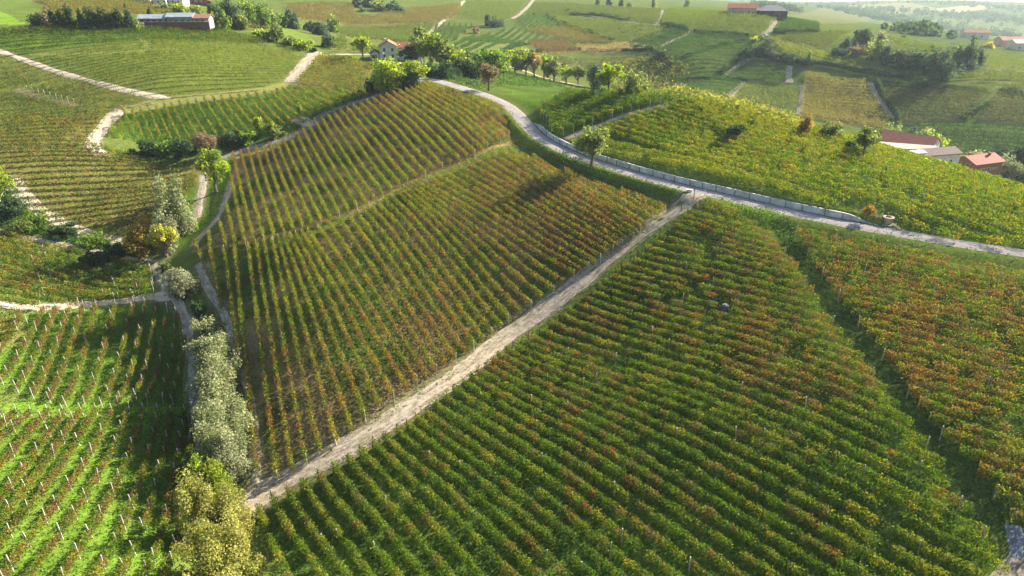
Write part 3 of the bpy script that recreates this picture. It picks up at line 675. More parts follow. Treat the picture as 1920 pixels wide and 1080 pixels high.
PATCHES = [
 ([(1440,30),(1560,12),(1640,30),(1600,44),(1530,44)], (.13,.15,.05)), ([(1560,12),(1700,4),(1760,16),(1660,30)], (.20,.19,.08)), ([(1690,30),(1800,14),(1930,20),(1930,34),(1800,36)], (.09,.13,.04)),
 ([(1660,44),(1760,34),(1930,40),(1930,62),(1800,50),(1720,60)], (.12,.16,.05)), ([(1780,50),(1930,62),(1930,86),(1850,72)], (.15,.18,.06)), ([(1690,62),(1780,52),(1850,72),(1800,84),(1740,80)], (.07,.12,.04)),
 ([(1740,18),(1830,8),(1870,14),(1800,24)], (.32,.27,.15)), ([(1500,2),(1560,-10),(1700,-4),(1600,8)], (.06,.10,.035)), ([(1850,0),(1930,-8),(1930,14),(1880,12)], (.17,.18,.07)),
 ([(300,430),(360,350),(395,300),(440,290),(424,372),(405,415),(372,445),(352,470),(330,470)], G_BRIGHT),
 ([(1330,364),(1470,398),(1478,410),(1520,500),(1500,470),(1440,432),(1390,404),(1335,385)], (.09,.17,.014)),
 ([(1440,420),(1478,408),(1900,960),(1900,1010),(1850,990),(1640,700)], (.035,.075,.012)),  # alley between front and right vineyards, its shadow painted as darker grass
 ([(940,165),(1040,180),(1015,200),(1000,205),(985,200),(955,180)], G_BRIGHT),
 ([(900,150),(1000,147),(1080,166),(1045,176),(960,168)], (.045,.095,.012)),
 ([(930,182),(972,215),(985,262),(1010,275),(960,262),(958,232)], (.12,.18,.02)),
 ([(-40,350),(25,345),(110,425),(235,455),(300,488),(200,474),(60,446),(-40,425)], (.03,.075,.012)),
 ([(205,205),(320,186),(430,176),(545,157),(540,150),(500,168),(320,182)], (.17,.19,.04)),
 ([(0,22),(35,40),(54,46),(0,46),(-60,50),(-60,10)], (.13,.24,.02)),
 ([(490,70),(560,100),(592,98),(640,104),(700,104),(705,116),(650,112),(605,100),(560,60),(520,45)], (.10,.16,.02)),
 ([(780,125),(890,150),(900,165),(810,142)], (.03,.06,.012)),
 ([(640,98),(780,106),(790,120),(700,118)], (.09,.17,.02)),
 ([(-30,168),(40,160),(88,153),(92,160),(20,172),(-30,180)], (.17,.22,.04)),
 ([(325,560),(345,585),(365,640),(372,700),(345,760),(340,640)], (.20,.22,.03)),
 ([(0,752),(180,756),(360,762),(362,775),(180,772),(0,772)], (.10,.20,.012)),
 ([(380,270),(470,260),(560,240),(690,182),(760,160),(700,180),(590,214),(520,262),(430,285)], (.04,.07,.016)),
 ([(1560,390),(1610,405),(1700,437),(1640,425)], (.12,.16,.02)),
 ([(1590,400),(1625,395),(1690,425),(1655,428)], (.14,.15,.04)),
]
LANES = [
 ([(366,469),(420,461),(480,452),(560,430),(655,401),(700,378),(755,345),(830,317),(892,290),(965,258)], 1.7, (.27,.19,.06)),
 ([(60,102),(140,101),(230,98),(330,92)], 2.0, (.15,.18,.05)),
 ([(258,65),(272,82),(282,94)], 1.6, (.16,.2,.05)),
 ([(28,168),(60,176),(110,190),(140,197)], 2.0, (.26,.22,.12)),
 ([(400,360),(397,380),(394,405)], .9, (.03,.05,.015)),
]

# ------------------------------------------------------------------ leafy ground cover between the rows, and banks
def cover(name, label, poly, dens, size, hmax, pal, wts, r, patch=6, thr=.0, cat='ground cover'):
    P = hit(poly)[:, :2]; lo, hi = P.min(0), P.max(0); n = int((hi-lo).prod()*dens)
    x = r.uniform(lo[0], hi[0], n); y = r.uniform(lo[1], hi[1], n)
    k = in_poly(x, y, P) & (fbm(x, y, patch, 81) > thr+r.normal(0, .06, n)); x = x[k]; y = y[k]; n = len(x)
    z = ground(x, y)+hmax*r.random(n)*(.4+.9*fbm(x, y, 2.5, 83))+.04
    X = np.column_stack([x, y, z]); v, f = leaf_quads(X, size, r, np.array([0, 0, 1.0]), .5)
    W = np.tile(np.array(wts, float), (n, 1)); c0 = X.mean(0)
    o = mesh_obj(name, v-c0, f, LEAF, None, pickcol(W, pal, n, r), c0); tag(o, label, cat, None, 'stuff'); return o
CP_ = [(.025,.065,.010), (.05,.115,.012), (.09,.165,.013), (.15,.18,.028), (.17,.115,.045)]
HEDGES = [([(1062,22),(1076,28),(1130,31),(1180,40)],2.4),([(1182,88),(1200,94),(1224,96)],2.6),([(1300,66),(1350,66),(1404,70)],2.6),([(1240,49),(1262,52),(1290,60)],3),([(1262,126),(1240,106),(1228,98)],2.2),
 ([(1350,142),(1380,120),(1412,100)],3.2),([(1640,158),(1656,186),(1676,214),(1684,228)],3.0),([(1484,112),(1560,124),(1640,142),(1710,150)],2.6),([(1400,104),(1440,108),(1478,116)],3.4),([(1650,160),(1750,166),(1850,172)],2.2),([(1872,172),(1960,184)],2.6),
 ([(1800,222),(1826,214),(1850,196)],1.8),([(1100,97),(1160,94),(1226,98)],1.6),([(1245,124),(1290,106),(1350,86),(1400,76)],1.4),([(990,30),(1020,28),(1064,48)],1.8),([(1060,47),(1110,62),(1150,78)],1.6),([(985,100),(1040,96),(1088,94)],1.6),([(1290,150),(1400,152)],1.8),([(1450,60),(1500,62),(1536,60)],2.2),([(860,104),(890,108),(950,96),(985,84)],1.8)]
def hedges():
    r = np.random.default_rng(77)
    for i, (px, h) in enumerate(HEDGES):
        L = densify(hit(px)[:, :2], .25); n = len(L)*26; k = r.integers(0, len(L), n)
        x = L[k, 0]+r.normal(0, .45, n); y = L[k, 1]+r.normal(0, .45, n); top = h*(.45+.9*vnoise(L[k, 0], L[k, 1], 5, i))
        X = np.column_stack([x, y, ground(x, y)+top*r.random(n)]); v, f = leaf_quads(X, .5, r, np.array([0, 0, 1.]), .4); c0 = X.mean(0)
        o = mesh_obj('hedge', v-c0, f, LEAF, None, pickcol(np.ones((n, 3)), [(.025,.05,.018), (.04,.075,.022), (.06,.095,.025)], n, r), c0); tag(o, 'dark scrubby hedges lining the far vineyard plots', 'hedge', 'hedges lining the far vineyard plots', 'stuff')
def far_woods():
    r = np.random.default_rng(78); X = []
    for u, v, wd, n in [(1600,22,60,90),(1660,20,40,60),(1700,40,70,110),(1760,28,50,60),(1820,60,60,60),(1880,40,60,70),(1560,8,60,110),(1480,6,60,160),(1640,34,50,60),(1780,6,60,70),(1890,68,50,50),(1720,64,40,30),(1900,18,40,60),(1850,30,30,40),(1450,16,30,90)]:
        p = hit([(u, v)])[0]; d = np.hypot(p[0], p[1]); k = wd*d/F_PX*.5
        c = np.column_stack([p[0]+r.normal(0, k, n), p[1]+r.normal(0, k*1.6, n)]); h = r.uniform(5, 12, n)
        for (x, y), hh in zip(c, h):
            q = r.normal(size=(70, 3)); q /= np.linalg.norm(q, axis=1, keepdims=True); q = q*np.array([hh*.5, hh*.5, hh*.5])+[x, y, 0]; q[:, 2] += float(base_h(np.array([x]), np.array([y]))[0])+hh*.5; X.append(q)
    X = np.vstack(X); v, f = leaf_quads(X, 2.6, r, np.array([0, 0, 1.]), .4); c0 = X.mean(0)
    o = mesh_obj('far_wood', v-c0, f, LEAF, None, pickcol(np.ones((len(X), 3)), [(.03,.06,.02), (.05,.085,.028), (.08,.11,.035)], len(X), r), c0); tag(o, 'hazy scattered woodland on the far valley floor at top right', 'woodland', None, 'stuff')
def build_cover():
    hedges(); far_woods()
    r = np.random.default_rng(55)
    cover('weeds', 'lush green weeds between the vine rows of the front vineyard', [(484,950),(697,830),(960,650),(1310,390),(1440,430),(1640,690),(1900,1010),(1900,1100),(520,1100)], 5.0, .22, .28, CP_, (1.8,1.3,.5,.05,.04), r, 7, .42)
    cover('weeds', 'green weeds between the reddish vines at the right edge', [(1440,418),(1478,408),(1960,490),(1960,1000),(1900,1010)], 3.5, .24, .28, CP_, (1.8,1.5,.4,.1,.06), r, 6, .42)
    cover('weeds', 'sparse weeds and dry grass between rows of the central vineyard', [(370,468),(437,290),(590,222),(800,154),(960,245),(1165,350),(1250,388),(945,600),(700,795),(480,905)], 3.0, .28, .16, CP_, (.9,1.2,.7,.6,.9), r, 5, .38)
    cover('grass', 'bright green grass in the lower left vineyard', [(-30,590),(82,577),(330,575),(375,700),(370,900),(330,1100),(-60,1100)], 9, .22, .16, [(.032,.085,.009),(.062,.14,.011),(.092,.175,.013),(.125,.165,.02)], (1,1.6,1.2,.3), r, 5, .2)
    cover('grass', 'rough grass on the bank below the curved gravel bank', [(-40,352),(25,348),(110,428),(235,458),(290,487),(200,472),(60,444),(-40,422)], 15, .34, 1.5, CP_, (1.7,1.2,.3,.05,.02), r, 5, .22)
    cover('grass', 'dark grassy bank under the road wall', [(990,262),(1020,275),(1085,302),(1130,320),(1200,342),(1290,364),(1270,372),(1190,355),(1110,330),(1040,300)], 10, .3, .75, CP_, (1.5,1.2,.4,.15,.1), r, 4, .2)
    cover('grass', 'bright grass in the gully beside the ditch', [(352,462),(372,430),(388,390),(396,340),(425,350),(412,400),(385,432)], 6, .25, .22, CP_, (.3,1.2,1.8,.4,0), r, 5, .2)
    cover('grass', 'dry grass tufts along the upper edge of the dirt track', [(484,905),(560,868),(640,832),(700,792),(765,738),(860,690),(945,615),(1060,532),(1190,440),(1250,392),(1262,398),(1190,452),(1060,545),(945,632),(860,706),(765,760),(700,806),(560,884)], 4, .25, .32, CP_, (.5,1,1,.9,1), r, 4, .43)
    cover('grass', 'green grass strip along the lower edge of the dirt track', [(482,952),(697,838),(800,782),(905,694),(992,640),(1110,552),(1230,460),(1320,384),(1330,372),(1222,438),(1100,538),(985,622),(895,688),(795,764),(690,828)], 6, .24, .25, CP_, (.8,1.4,.9,.3,.2), r, 4, .33)
    cover('grass', 'sunlit grass wedge below the road junction', [(1330,366),(1470,398),(1478,412),(1530,510),(1500,500),(1440,432),(1385,400)], 7, .25, .25, CP_, (.5,1.2,1.6,.5,0), r, 4, .25)
    cover('shrubbery', 'low leafy growth filling the yellow-green hill between its rows', [(1074,268),(1250,196),(1450,245),(1930,385),(1930,450),(1740,440),(1600,378),(1300,345)], 1.6, .24, .3, [LGR,YGR,(.09,.17,.012),YEL], (1,1.2,1.4,.1), r, 7, .45)
    cover('grass', 'grass around the stone well beside the road', [(1570,395),(1620,392),(1700,430),(1650,430),(1600,412)], 6, .25, .25, CP_, (.5,1.2,1.2,.6,.2), r, 4, .36)
    cover('grass', 'dry weeds in the ditch between the willows and the track', [(320,520),(345,545),(372,600),(378,560),(350,510)], 6, .28, .4, CP_, (.6,.6,.5,.7,1), r, 4, .2)
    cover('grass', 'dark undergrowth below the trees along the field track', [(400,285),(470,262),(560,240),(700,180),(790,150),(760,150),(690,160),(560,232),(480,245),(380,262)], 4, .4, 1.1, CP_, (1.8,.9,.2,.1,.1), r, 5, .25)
    cover('hazel_grove', 'bushy olive green hazel grove in the hollow behind the hill', [(1120,150),(1165,118),(1240,105),(1288,130),(1292,148),(1262,158),(1300,176),(1420,192),(1500,224),(1490,250),(1400,225),(1260,185),(1160,168)], 4.5, .65, 3.0, [(.07,.10,.02),(.13,.15,.03),(.19,.18,.035),(.25,.2,.04)], (1,1.4,1.1,.5), r, 6, .33, 'grove')
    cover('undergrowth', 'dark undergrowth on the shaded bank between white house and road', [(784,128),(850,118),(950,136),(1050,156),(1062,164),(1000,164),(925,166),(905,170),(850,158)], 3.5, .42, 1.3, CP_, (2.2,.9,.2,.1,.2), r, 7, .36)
    cover('grass', 'rough grass along the outer verge of the road', [(900,178),(935,194),(962,214),(985,250),(1000,262),(975,262),(955,240),(950,216),(925,196)], 6, .24, .3, CP_, (.6,1.2,1.2,.6,.2), r, 5, .3)
# ------------------------------------------------------------------ trees
PK = dict(
 willow=[(.17,.195,.085),(.21,.23,.11),(.13,.16,.065),(.25,.255,.13)], greywillow=[(.20,.215,.125),(.25,.255,.15),(.15,.17,.085)], golden=[(.20,.21,.045),(.26,.25,.06),(.14,.17,.032),(.31,.28,.08)],
 green=[(.06,.11,.02),(.095,.15,.022),(.13,.18,.027)], lime=[(.13,.19,.02),(.18,.225,.022),(.09,.145,.018),(.23,.245,.03)], dark=[(.022,.045,.018),(.035,.065,.022),(.05,.08,.025)],
 olive=[(.10,.13,.035),(.15,.17,.045),(.07,.10,.025)], orange=[(.22,.15,.035),(.28,.17,.035),(.15,.13,.03),(.33,.24,.04)], yellow=[(.33,.31,.035),(.22,.26,.03),(.42,.36,.05)],
 brown=[(.17,.12,.07),(.22,.16,.09),(.12,.10,.05)], blue=[(.04,.07,.035),(.06,.095,.045),(.085,.12,.05)], peach=[(.34,.24,.10),(.28,.22,.06)])
def crown_mesh(h, w, base_h, pal, n, leaf, r, shape='round', lobes=None):
    """leaf-sized faces spread through uneven lobes; origin at the trunk foot"""
    ch = h-base_h; rz = ch/2; rx = w/2
    L = lobes or int(min(34, 8+w*1.6+r.integers(0, 5)))
    d = r.normal(size=(L, 3)); d /= np.linalg.norm(d, axis=1, keepdims=True)
    k = r.uniform(.3, .98, L)[:, None]; c = d*k
    if shape == 'tall': c[:, :2] *= .8
    if shape == 'cone': c[:, :2] *= (.95-.75*(c[:, 2:3]*.5+.5))
    lr = r.uniform(.7, 1.3, L)*1.0/L**(1/3)*(1.3-.65*k[:, 0])
    if shape == 'cone': lr *= .75
    c = np.vstack([c, [[0, 0, 0]]]); lr = np.append(lr, .45)
    wts = lr**2; wts /= wts.sum(); q = r.choice(L+1, n, p=wts)
    e = r.normal(size=(n, 3)); e /= np.linalg.norm(e, axis=1, keepdims=True)
    rad = lr[q]*np.clip(r.beta(4, 1.3, n)+r.normal(0, .06, n), 0, 1.25)
    rad = rad*(1+(r.random(n) < .13)*r.uniform(0, .55, n)); p = c[q]+e*rad[:, None]; p[:, 2] += (rad > lr[q])*.06
    lim = np.linalg.norm(p, axis=1); p *= np.where(lim > 1.18, 1.18/lim, 1)[:, None]
    P = p*np.array([rx, rx, rz]); P[:, 2] = np.abs(P[:, 2]+base_h+rz)+.05
    v, f = leaf_quads(P, leaf, r, e+np.array([0, 0, .4]), .9)
    lob = r.uniform(.78, 1.22, L+1); hue = r.uniform(0, 1, L+1)
    W = np.ones((n, len(pal)))*.5; W[np.arange(n), (hue[q]*len(pal)).astype(int).clip(0, len(pal)-1)] += 1.4
    return v, f, pickcol(W, pal, n, r)*lob[q][:, None], c*np.array([rx, rx, rz])+np.array([0, 0, base_h+rz])
TREES = []
def tree(u, vb, vt, wpx, kind, label, name='tree', cat='tree', group=None, trunk=.25, shape='round', fine=1.0, bark=None, foot=None):
    TREES.append((u, vb, vt, wpx, kind, label, name, cat, group, trunk, shape, fine, bark, foot))
def build_trees():
    pts = gpt([(t[0], t[1]) for t in TREES])
    for i, (t, p) in enumerate(zip(TREES, pts)):
        (u, vb, vt, wpx, kind, label, name, cat, group, trunk, shape, fine, bark, foot) = t
        r = np.random.default_rng(900+i); dep = project([p])[0, 2]
        dip = math.atan2(-p[2], math.hypot(p[0], p[1]))
        w = 1.16*wpx*dep/F_PX; h = max(1.2, ((vb-vt)*dep/F_PX - .0*w)/max(.5, math.cos(dip)))
        if cat in ('tree',) : h = max(1.1*h-.5*w*math.tan(dip), .55*h)
        px = dep/686.0
        leaf = max(.2, 1.8*px)*fine; area = math.pi*w*(h*(1-trunk)+w*.5)
        n = int(np.clip(area*(3.0 if kind in ('blue', 'dark') else 2.2)/leaf**2, 200, 42000))
        v, f, c, lob = crown_mesh(h, w, h*trunk if trunk > .13 else -.3*h, PK[kind], n, leaf, r, shape)
        root = empty(name, p, 0); tag(root, label, cat, group)
        mesh_obj('crown', v, f, LEAF if kind in ('willow', 'greywillow', 'golden', 'dark', 'orange', 'yellow', 'peach', 'brown', 'blue') else TREELEAF, root, c)
        if cat != 'bush':
            m = MB(); rr = max(.09, min(.045*h, .34)); lean = r.normal(0, .03*h, 2)
            top = np.array([lean[0], lean[1], h*(trunk+.3*(1-trunk))])
            m.tube([(0, 0, -.4), (lean[0]*.3, lean[1]*.3, h*trunk*.5), tuple(top)], [rr*1.35, rr, rr*.6], 7)
            for q in range(min(6, len(lob))):
                a = np.array([lean[0]*.6, lean[1]*.6, h*trunk*r.uniform(.7, 1.3)+.2]); b = lob[q]
                m.tube([a, (a+b)/2+r.normal(0, .05*h, 3)*np.array([1, 1, .4]), b], [rr*.5, rr*.32, rr*.12], 5)
            m.build('trunk', PALEBARK if bark == 'pale' else BARK, root)

# gully and left side
tree(338,442,318,78,'willow','large grey-green willow standing alone in the gully above the orange tree','willow_tree',trunk=.12,shape='tall')
tree(318,474,392,44,'greywillow','smaller silvery willow leaning out in front of the large grey-green willow','willow_tree',trunk=.1)
tree(272,472,400,70,'orange','round orange-brown tree where the two left tracks meet','broadleaf_tree',trunk=.12)
tree(314,482,416,46,'yellow','yellow leaved tree just right of the orange-brown one','broadleaf_tree',trunk=.15)
tree(346,552,490,58,'greywillow','pale grey willow at the top end of the willow line by the ditch','willow_tree',trunk=.1)
GW = 'willows in the line beside the ditch'
for u, vb, vt, w, l in [(392,632,584,58,'first full willow of the line, beside the gravel track bend'),(404,676,606,78,'second full willow of the line, beside the widest gravel stretch'),(416,704,616,80,'third full willow of the line, pushing out towards the narrow path'),
        (410,745,642,84,'fourth full willow of the line, over the gravel track'),(430,770,672,82,'fifth full willow of the line, bulging over the narrow path'),(416,806,698,84,'sixth full willow of the line, on its left side'),(436,836,728,80,'seventh full willow of the line, leaning over the narrow path'),(422,872,758,84,'eighth full willow of the line, level with the lower bend of the path')]:
    tree(u,vb,vt,w,'willow',l,'willow_tree','tree',GW,trunk=.08)
tree(442,892,800,62,'greywillow','last grey willow of the line, touching the golden poplars','willow_tree',group=GW,trunk=.08)
tree(408,930,835,74,'lime','yellow-green poplar at the head of the golden clump','poplar_tree',trunk=.08)
tree(384,1010,880,74,'golden','golden poplar on the left side of the bottom clump','poplar_tree',trunk=.08)
tree(434,1000,885,84,'golden','golden poplar on the right of the bottom clump beside the path','poplar_tree',trunk=.08)
tree(396,1090,960,92,'golden','large golden poplar near the bottom frame edge, left of its neighbour','poplar_tree',trunk=.06)
tree(456,1080,955,84,'golden','golden poplar at the bottom frame edge beside the front vineyard','poplar_tree',trunk=.06)
tree(410,1190,1030,110,'golden','golden poplar cut off by the bottom frame edge','poplar_tree',trunk=.06)
tree(406,362,280,60,'lime','yellow-green tree with a clear trunk at the top of the gully','broadleaf_tree',trunk=.22)
tree(392,300,246,42,'brown','bare grey-brown tree above the gully top','bare_tree',trunk=.2,fine=.7)
tree(8,398,312,52,'lime','yellow-green tree with two pale stems at the left frame edge','broadleaf_tree',trunk=.3,bark='pale')
B = 'bushes beside the fan shaped green vineyard'
for u, vb, vt, w, k, l in [(276,290,262,44,'dark','dark round bush at the left end of the bush belt'),(310,294,260,50,'green','broad green bush in the middle of the bush belt'),(340,294,258,44,'dark','dark bush right of the broad green bush'),(436,276,246,46,'dark','dark bush behind the bare tree'),(465,268,244,36,'green','green bush between dark bush and slender saplings'),(520,258,238,30,'olive','olive bush at the field track corner'),(375,282,258,30,'olive','olive bush left of the bare tree')]:
    tree(u,vb,vt,w,k,l,'bush','bush',B,trunk=.02)
tree(488,254,222,22,'lime','slender yellow-green sapling among the fan vineyard row ends','sapling',trunk=.15,shape='tall')
tree(510,250,228,22,'lime','shorter yellow-green sapling near the gravel pad','sapling',trunk=.15,shape='tall')
tree(562,214,194,14,'lime','tiny upright sapling at the corner of the gravel pad','sapling',trunk=.15,shape='cone')
for u, vb, vt, w, k, l in [(22,408,372,50,'dark','dark bush below the two-stemmed tree at the left edge'),(70,425,392,52,'green','green shrub on the bank below the curved gravel bank'),(120,445,418,46,'dark','dark shrub midway down the curved bank'),(170,462,438,50,'green','leafy shrub low on the curved bank'),(222,480,452,46,'dark','dark shrub beside the orange-brown tree'),(40,440,408,40,'olive','dry olive shrub beside the left track'),(180,496,470,40,'dark','dark shrub overhanging the wedge vineyard'),(310,510,488,26,'olive','small yellowish bush at the track bend'),(345,560,528,30,'brown','rusty brown bush beside the ditch'),(375,600,560,26,'dark','dark bush hanging over the ditch')]:
    tree(u,vb,vt,w,k,l,'bush','bush','bushes on the left bank',trunk=.02)
# around the white house
tree(728,172,106,62,'lime','big bright green tree directly below the white house','broadleaf_tree',trunk=.12)
tree(706,172,138,36,'dark','dark small tree at the left foot of the big bright one','broadleaf_tree',trunk=.1)
tree(782,160,114,44,'lime','yellow topped tree where the road begins','broadleaf_tree',trunk=.25)
tree(765,166,134,40,'dark','dark bushy tree between the big bright tree and the road','broadleaf_tree',trunk=.1)
tree(681,114,70,36,'lime','bright lone tree with a thin trunk left of the white house','broadleaf_tree',trunk=.35)
tree(752,110,80,24,'lime','small tree in front of the white house wall','broadleaf_tree',trunk=.3)
HG = 'trees between the white house and the road'
for u, vb, vt, w, k, l in [(792,122,60,48,'olive','tall pale stemmed tree next to the white house roof end'),(808,130,68,46,'lime','bright tree second right of the white house'),(826,132,76,48,'olive','olive tree in the middle of the house group'),(846,134,88,46,'lime','low yellow-green tree at the right of the house group'),(776,122,88,44,'dark','dark tree close under the roof of the white house')]:
    tree(u,vb,vt,w,k,l,'broadleaf_tree','tree',HG,trunk=.25,bark='pale')
for u, vb, vt, w, k, l in [(860,140,104,40,'olive','olive shrub left of the large dark green tree'),(882,146,112,36,'dark','dark shrub over the road verge'),(838,146,122,40,'dark','dark thicket below the house group'),(806,142,116,44,'dark','dark thicket under the tall pale stemmed tree')]:
    tree(u,vb,vt,w,k,l,'bush','bush','thicket between the house and the road',trunk=.02)
tree(924,150,88,74,'green','large dark green round tree above the road curve','broadleaf_tree',trunk=.15)
tree(916,170,124,40,'brown','brownish thin-leaved tree in front of the large dark green tree','broadleaf_tree',trunk=.25,fine=.8)
LG = 'slender trees along the pink lane'
for u, vb, vt, w, k, l in [(966,138,92,38,'lime','first yellow-green tree on the pink lane'),(986,141,92,40,'olive','tall yellow-green tree second along the pink lane'),(1002,146,102,24,'peach','peach coloured tree on the pink lane'),(1020,148,104,28,'lime','yellow-green tree just after the peach coloured one'),(1038,153,112,38,'olive','wide yellow-green tree near the lane bend'),(1062,156,126,26,'lime','last low green tree along the pink lane')]:
    tree(u,vb,vt,w,k,l,'slender_tree','tree',LG,trunk=.16)
tree(1084,160,122,22,'olive','grey-olive tree at the end of the pink lane','broadleaf_tree',trunk=.2,fine=.8)
tree(1113,166,114,30,'blue','dark upright tree left of the yellow-green skyline tree','broadleaf_tree',trunk=.05,shape='tall')
tree(1141,176,122,48,'lime','spreading yellow-green tree on the skyline left of the hill top','broadleaf_tree',trunk=.25)
tree(1188,182,134,52,'olive','pale olive tree right of the skyline tree','broadleaf_tree',trunk=.1)
tree(1108,318,244,62,'olive','round olive-yellow tree leaning over the road wall','broadleaf_tree',trunk=.28)
tree(1374,264,232,34,'dark','dark scruffy tree alone in the yellow-green hill vineyard','broadleaf_tree',trunk=.25,fine=.8)
tree(1618,294,238,46,'olive','dark tree with forked trunk on the hill edge before the farm','broadleaf_tree',trunk=.32)
tree(1592,286,262,28,'dark','dark low bush left of the forked tree','bush','bush',trunk=.05)
tree(1626,412,384,24,'orange','small orange leaved tree by the road near the stone well','small_tree',trunk=.35,fine=.8)
for u, vb, vt, w, k, l in [(1668,274,224,44,'olive','tall olive tree behind the red barn'),(1700,272,236,38,'blue','dark tree between barn roof and valley field'),(1725,274,238,46,'olive','broad tree right behind the red barn'),(1755,278,246,40,'lime','yellowish tree at the far end of the barn')]:
    tree(u,vb,vt,w,k,l,'farm_tree','tree','trees behind the red barn',trunk=.1)
tree(1834,308,276,42,'willow','round silvery tree behind the brick house','broadleaf_tree',trunk=.05)
tree(1802,308,292,44,'willow','low silvery shrub left of the brick house','bush','bush',trunk=.02)
tree(1884,334,290,46,'willow','silvery tree at the right side of the brick house','broadleaf_tree',trunk=.05)
tree(1912,338,308,30,'blue','dull green bush at the right frame edge by the brick house','bush','bush',trunk=.02)
for u, vb, vt, w, k, l in [(1890,302,278,36,'blue','dark tree on the slope right of the brick house'),(1912,302,268,34,'dark','dark tree at the frame edge above the brick house'),(1866,296,280,26,'dark','small dark tree above the silvery tree')]:
    tree(u,vb,vt,w,k,l,'farm_tree','tree','dark trees right of the brick house',trunk=.05)
for u, vb, vt, w, k, l in [(1762,318,302,20,'green','small bush beside the dark roofed shed'),(1778,330,310,20,'green','bush at the left corner of the brick house'),(1806,336,322,14,'lime','bush in front of the brick house'),(1864,342,326,20,'green','bush at the right corner of the brick house'),(1740,312,300,22,'lime','bush under the dark roofed shed')]:
    tree(u,vb,vt,w,k,l,'bush','bush','garden bushes of the brick house',trunk=.02)
tree(1506,256,214,28,'orange','dark ochre upright tree behind the hill crest','broadleaf_tree',trunk=.05,shape='tall')
tree(1552,262,226,40,'olive','thin olive tree behind the hill crest','broadleaf_tree',trunk=.15,fine=.7)
tree(1548,262,244,26,'blue','dark bush under the thin olive tree','bush','bush',trunk=.02)
tree(1580,268,248,24,'green','green bush further along the hill crest','bush','bush',trunk=.02)
tree(1640,268,246,26,'olive','olive shrub left of the barn trees','bush','bush',trunk=.02)
# far wood on the spur
WG = 'trees of the far wood on the spur'
for u, vb, vt, w, k, l in [(1585,96,70,26,'blue','small dark tree at the left start of the far wood'),(1606,106,82,32,'brown','greyish round tree in the left part of the far wood'),(1615,84,54,34,'blue','tall dark tree at the top of the far wood'),(1640,112,72,36,'olive','olive tree in the middle of the left wood clump'),(1648,92,58,24,'willow','pale tall tree crowning the far wood'),(1660,122,84,36,'blue','dark tree at the foot of the left wood clump'),(1575,104,86,30,'blue','low dark tree at the edge of the far wood'),(1690,128,94,36,'blue','dark blue tree left of centre in the far wood'),(1712,132,88,36,'blue','tall dark blue tree in the centre of the far wood'),(1736,136,90,34,'blue','dark tree behind the big isolated tree'),(1788,126,86,30,'olive','yellowish tree at the right part of the far wood'),(1808,128,78,32,'blue','tall loose tree near the right end of the far wood'),(1830,126,82,34,'blue','last tall tree at the right end of the far wood'),(1806,132,108,44,'blue','dark low tree at the right foot of the far wood')]:
    tree(u,vb,vt,w,k,l,'wood_tree','tree',WG,trunk=.05)
tree(1762,152,92,54,'blue','big round tree casting the long shadow on the far vineyard','broadleaf_tree',trunk=.12)
tree(1427,106,70,36,'blue','lone bushy dark tree at the far path bend','broadleaf_tree',trunk=.06)
tree(1414,80,68,18,'lime','bright yellow-green bush beside the far path bend','bush','bush',trunk=.02)
tree(1240,108,94,28,'blue','dark bush where two far paths meet','bush','bush',trunk=.02)
tree(1514,126,96,14,'green','small pointed tree on the dark hedge of the spur','conifer_tree',trunk=.05,shape='cone')
# hedges on the spur
HB = 'hedge bushes along the spur'
for i, (u, v) in enumerate([(1398,106),(1440,108),(1462,112),(1484,116),(1506,120)]):
    tree(u,v+2,v-14,30,'blue',['first','second','third','fourth','fifth'][i]+' dark bush from the left in the hedge along the spur','bush','bush',HB,trunk=.02)
# top left
TG = 'dark trees of the belt at top left'
for i, (u, vb, vt, w, k, s, l) in enumerate([(70,54,24,30,'dark','round','first dark round tree at the left end of the belt'),(90,52,20,28,'brown','round','brownish tree second in the belt'),(104,54,16,20,'dark','cone','narrow dark conifer right of the brownish tree'),(118,56,16,22,'dark','cone','second narrow dark conifer in the belt'),(137,54,26,24,'olive','round','pale olive round tree in front of the belt'),(135,54,14,26,'dark','round','tall dark tree behind the pale olive round one'),(156,56,15,26,'dark','cone','dark pointed tree after the pale olive one'),(174,58,18,26,'dark','round','dark tree near the middle of the belt'),(196,60,18,26,'dark','round','dark bushy tree right of the belt middle'),(212,60,26,24,'dark','round','low dark tree in the right half of the belt'),(226,61,16,26,'dark','cone','dark conifer near the right end of the belt'),(246,60,14,26,'blue','cone','tall conifer beside the brick walled sheds'),(258,60,36,20,'olive','round','small olive tree touching the brick walled sheds')]):
    tree(u,vb,vt,w,k,l,'belt_tree','tree',TG,trunk=.04,shape=s)
tree(282,34,16,12,'dark','single small dark cypress behind the sheds','conifer_tree',trunk=.03,shape='cone')
TW = 'trees right of the brick walled sheds'
for u, vb, vt, w, k, l in [(398,55,26,26,'lime','bright green tree at the right end of the sheds'),(420,56,22,26,'green','green tree next to the bright one beside the sheds'),(408,44,4,34,'blue','tall dark tree behind the sheds'),(436,54,2,36,'blue','tall blue-green tree in the top wood'),(456,56,24,28,'olive','olive tree in the front of the top wood'),(470,50,0,34,'green','large green tree in the top wood centre'),(494,54,4,30,'green','tall green tree right of centre in the top wood'),(512,52,20,28,'olive','olive tree near the right side of the top wood'),(534,50,24,24,'green','green tree on the right side of the top wood'),(550,54,16,28,'blue','dark round tree closing the top wood at right'),(520,78,44,26,'olive','pale olive tree below the top wood'),(340,32,6,34,'lime','bright tree behind the sheds'),(368,32,8,30,'olive','pale tree behind the sheds near the mast'),(306,24,4,30,'olive','pale olive tree left of the far top houses')]:
    tree(u,vb,vt,w,k,l,'wood_tree','tree',TW,trunk=.05)
tree(624,60,30,28,'green','round green tree standing alone beyond the lower meadow','broadleaf_tree',trunk=.08)
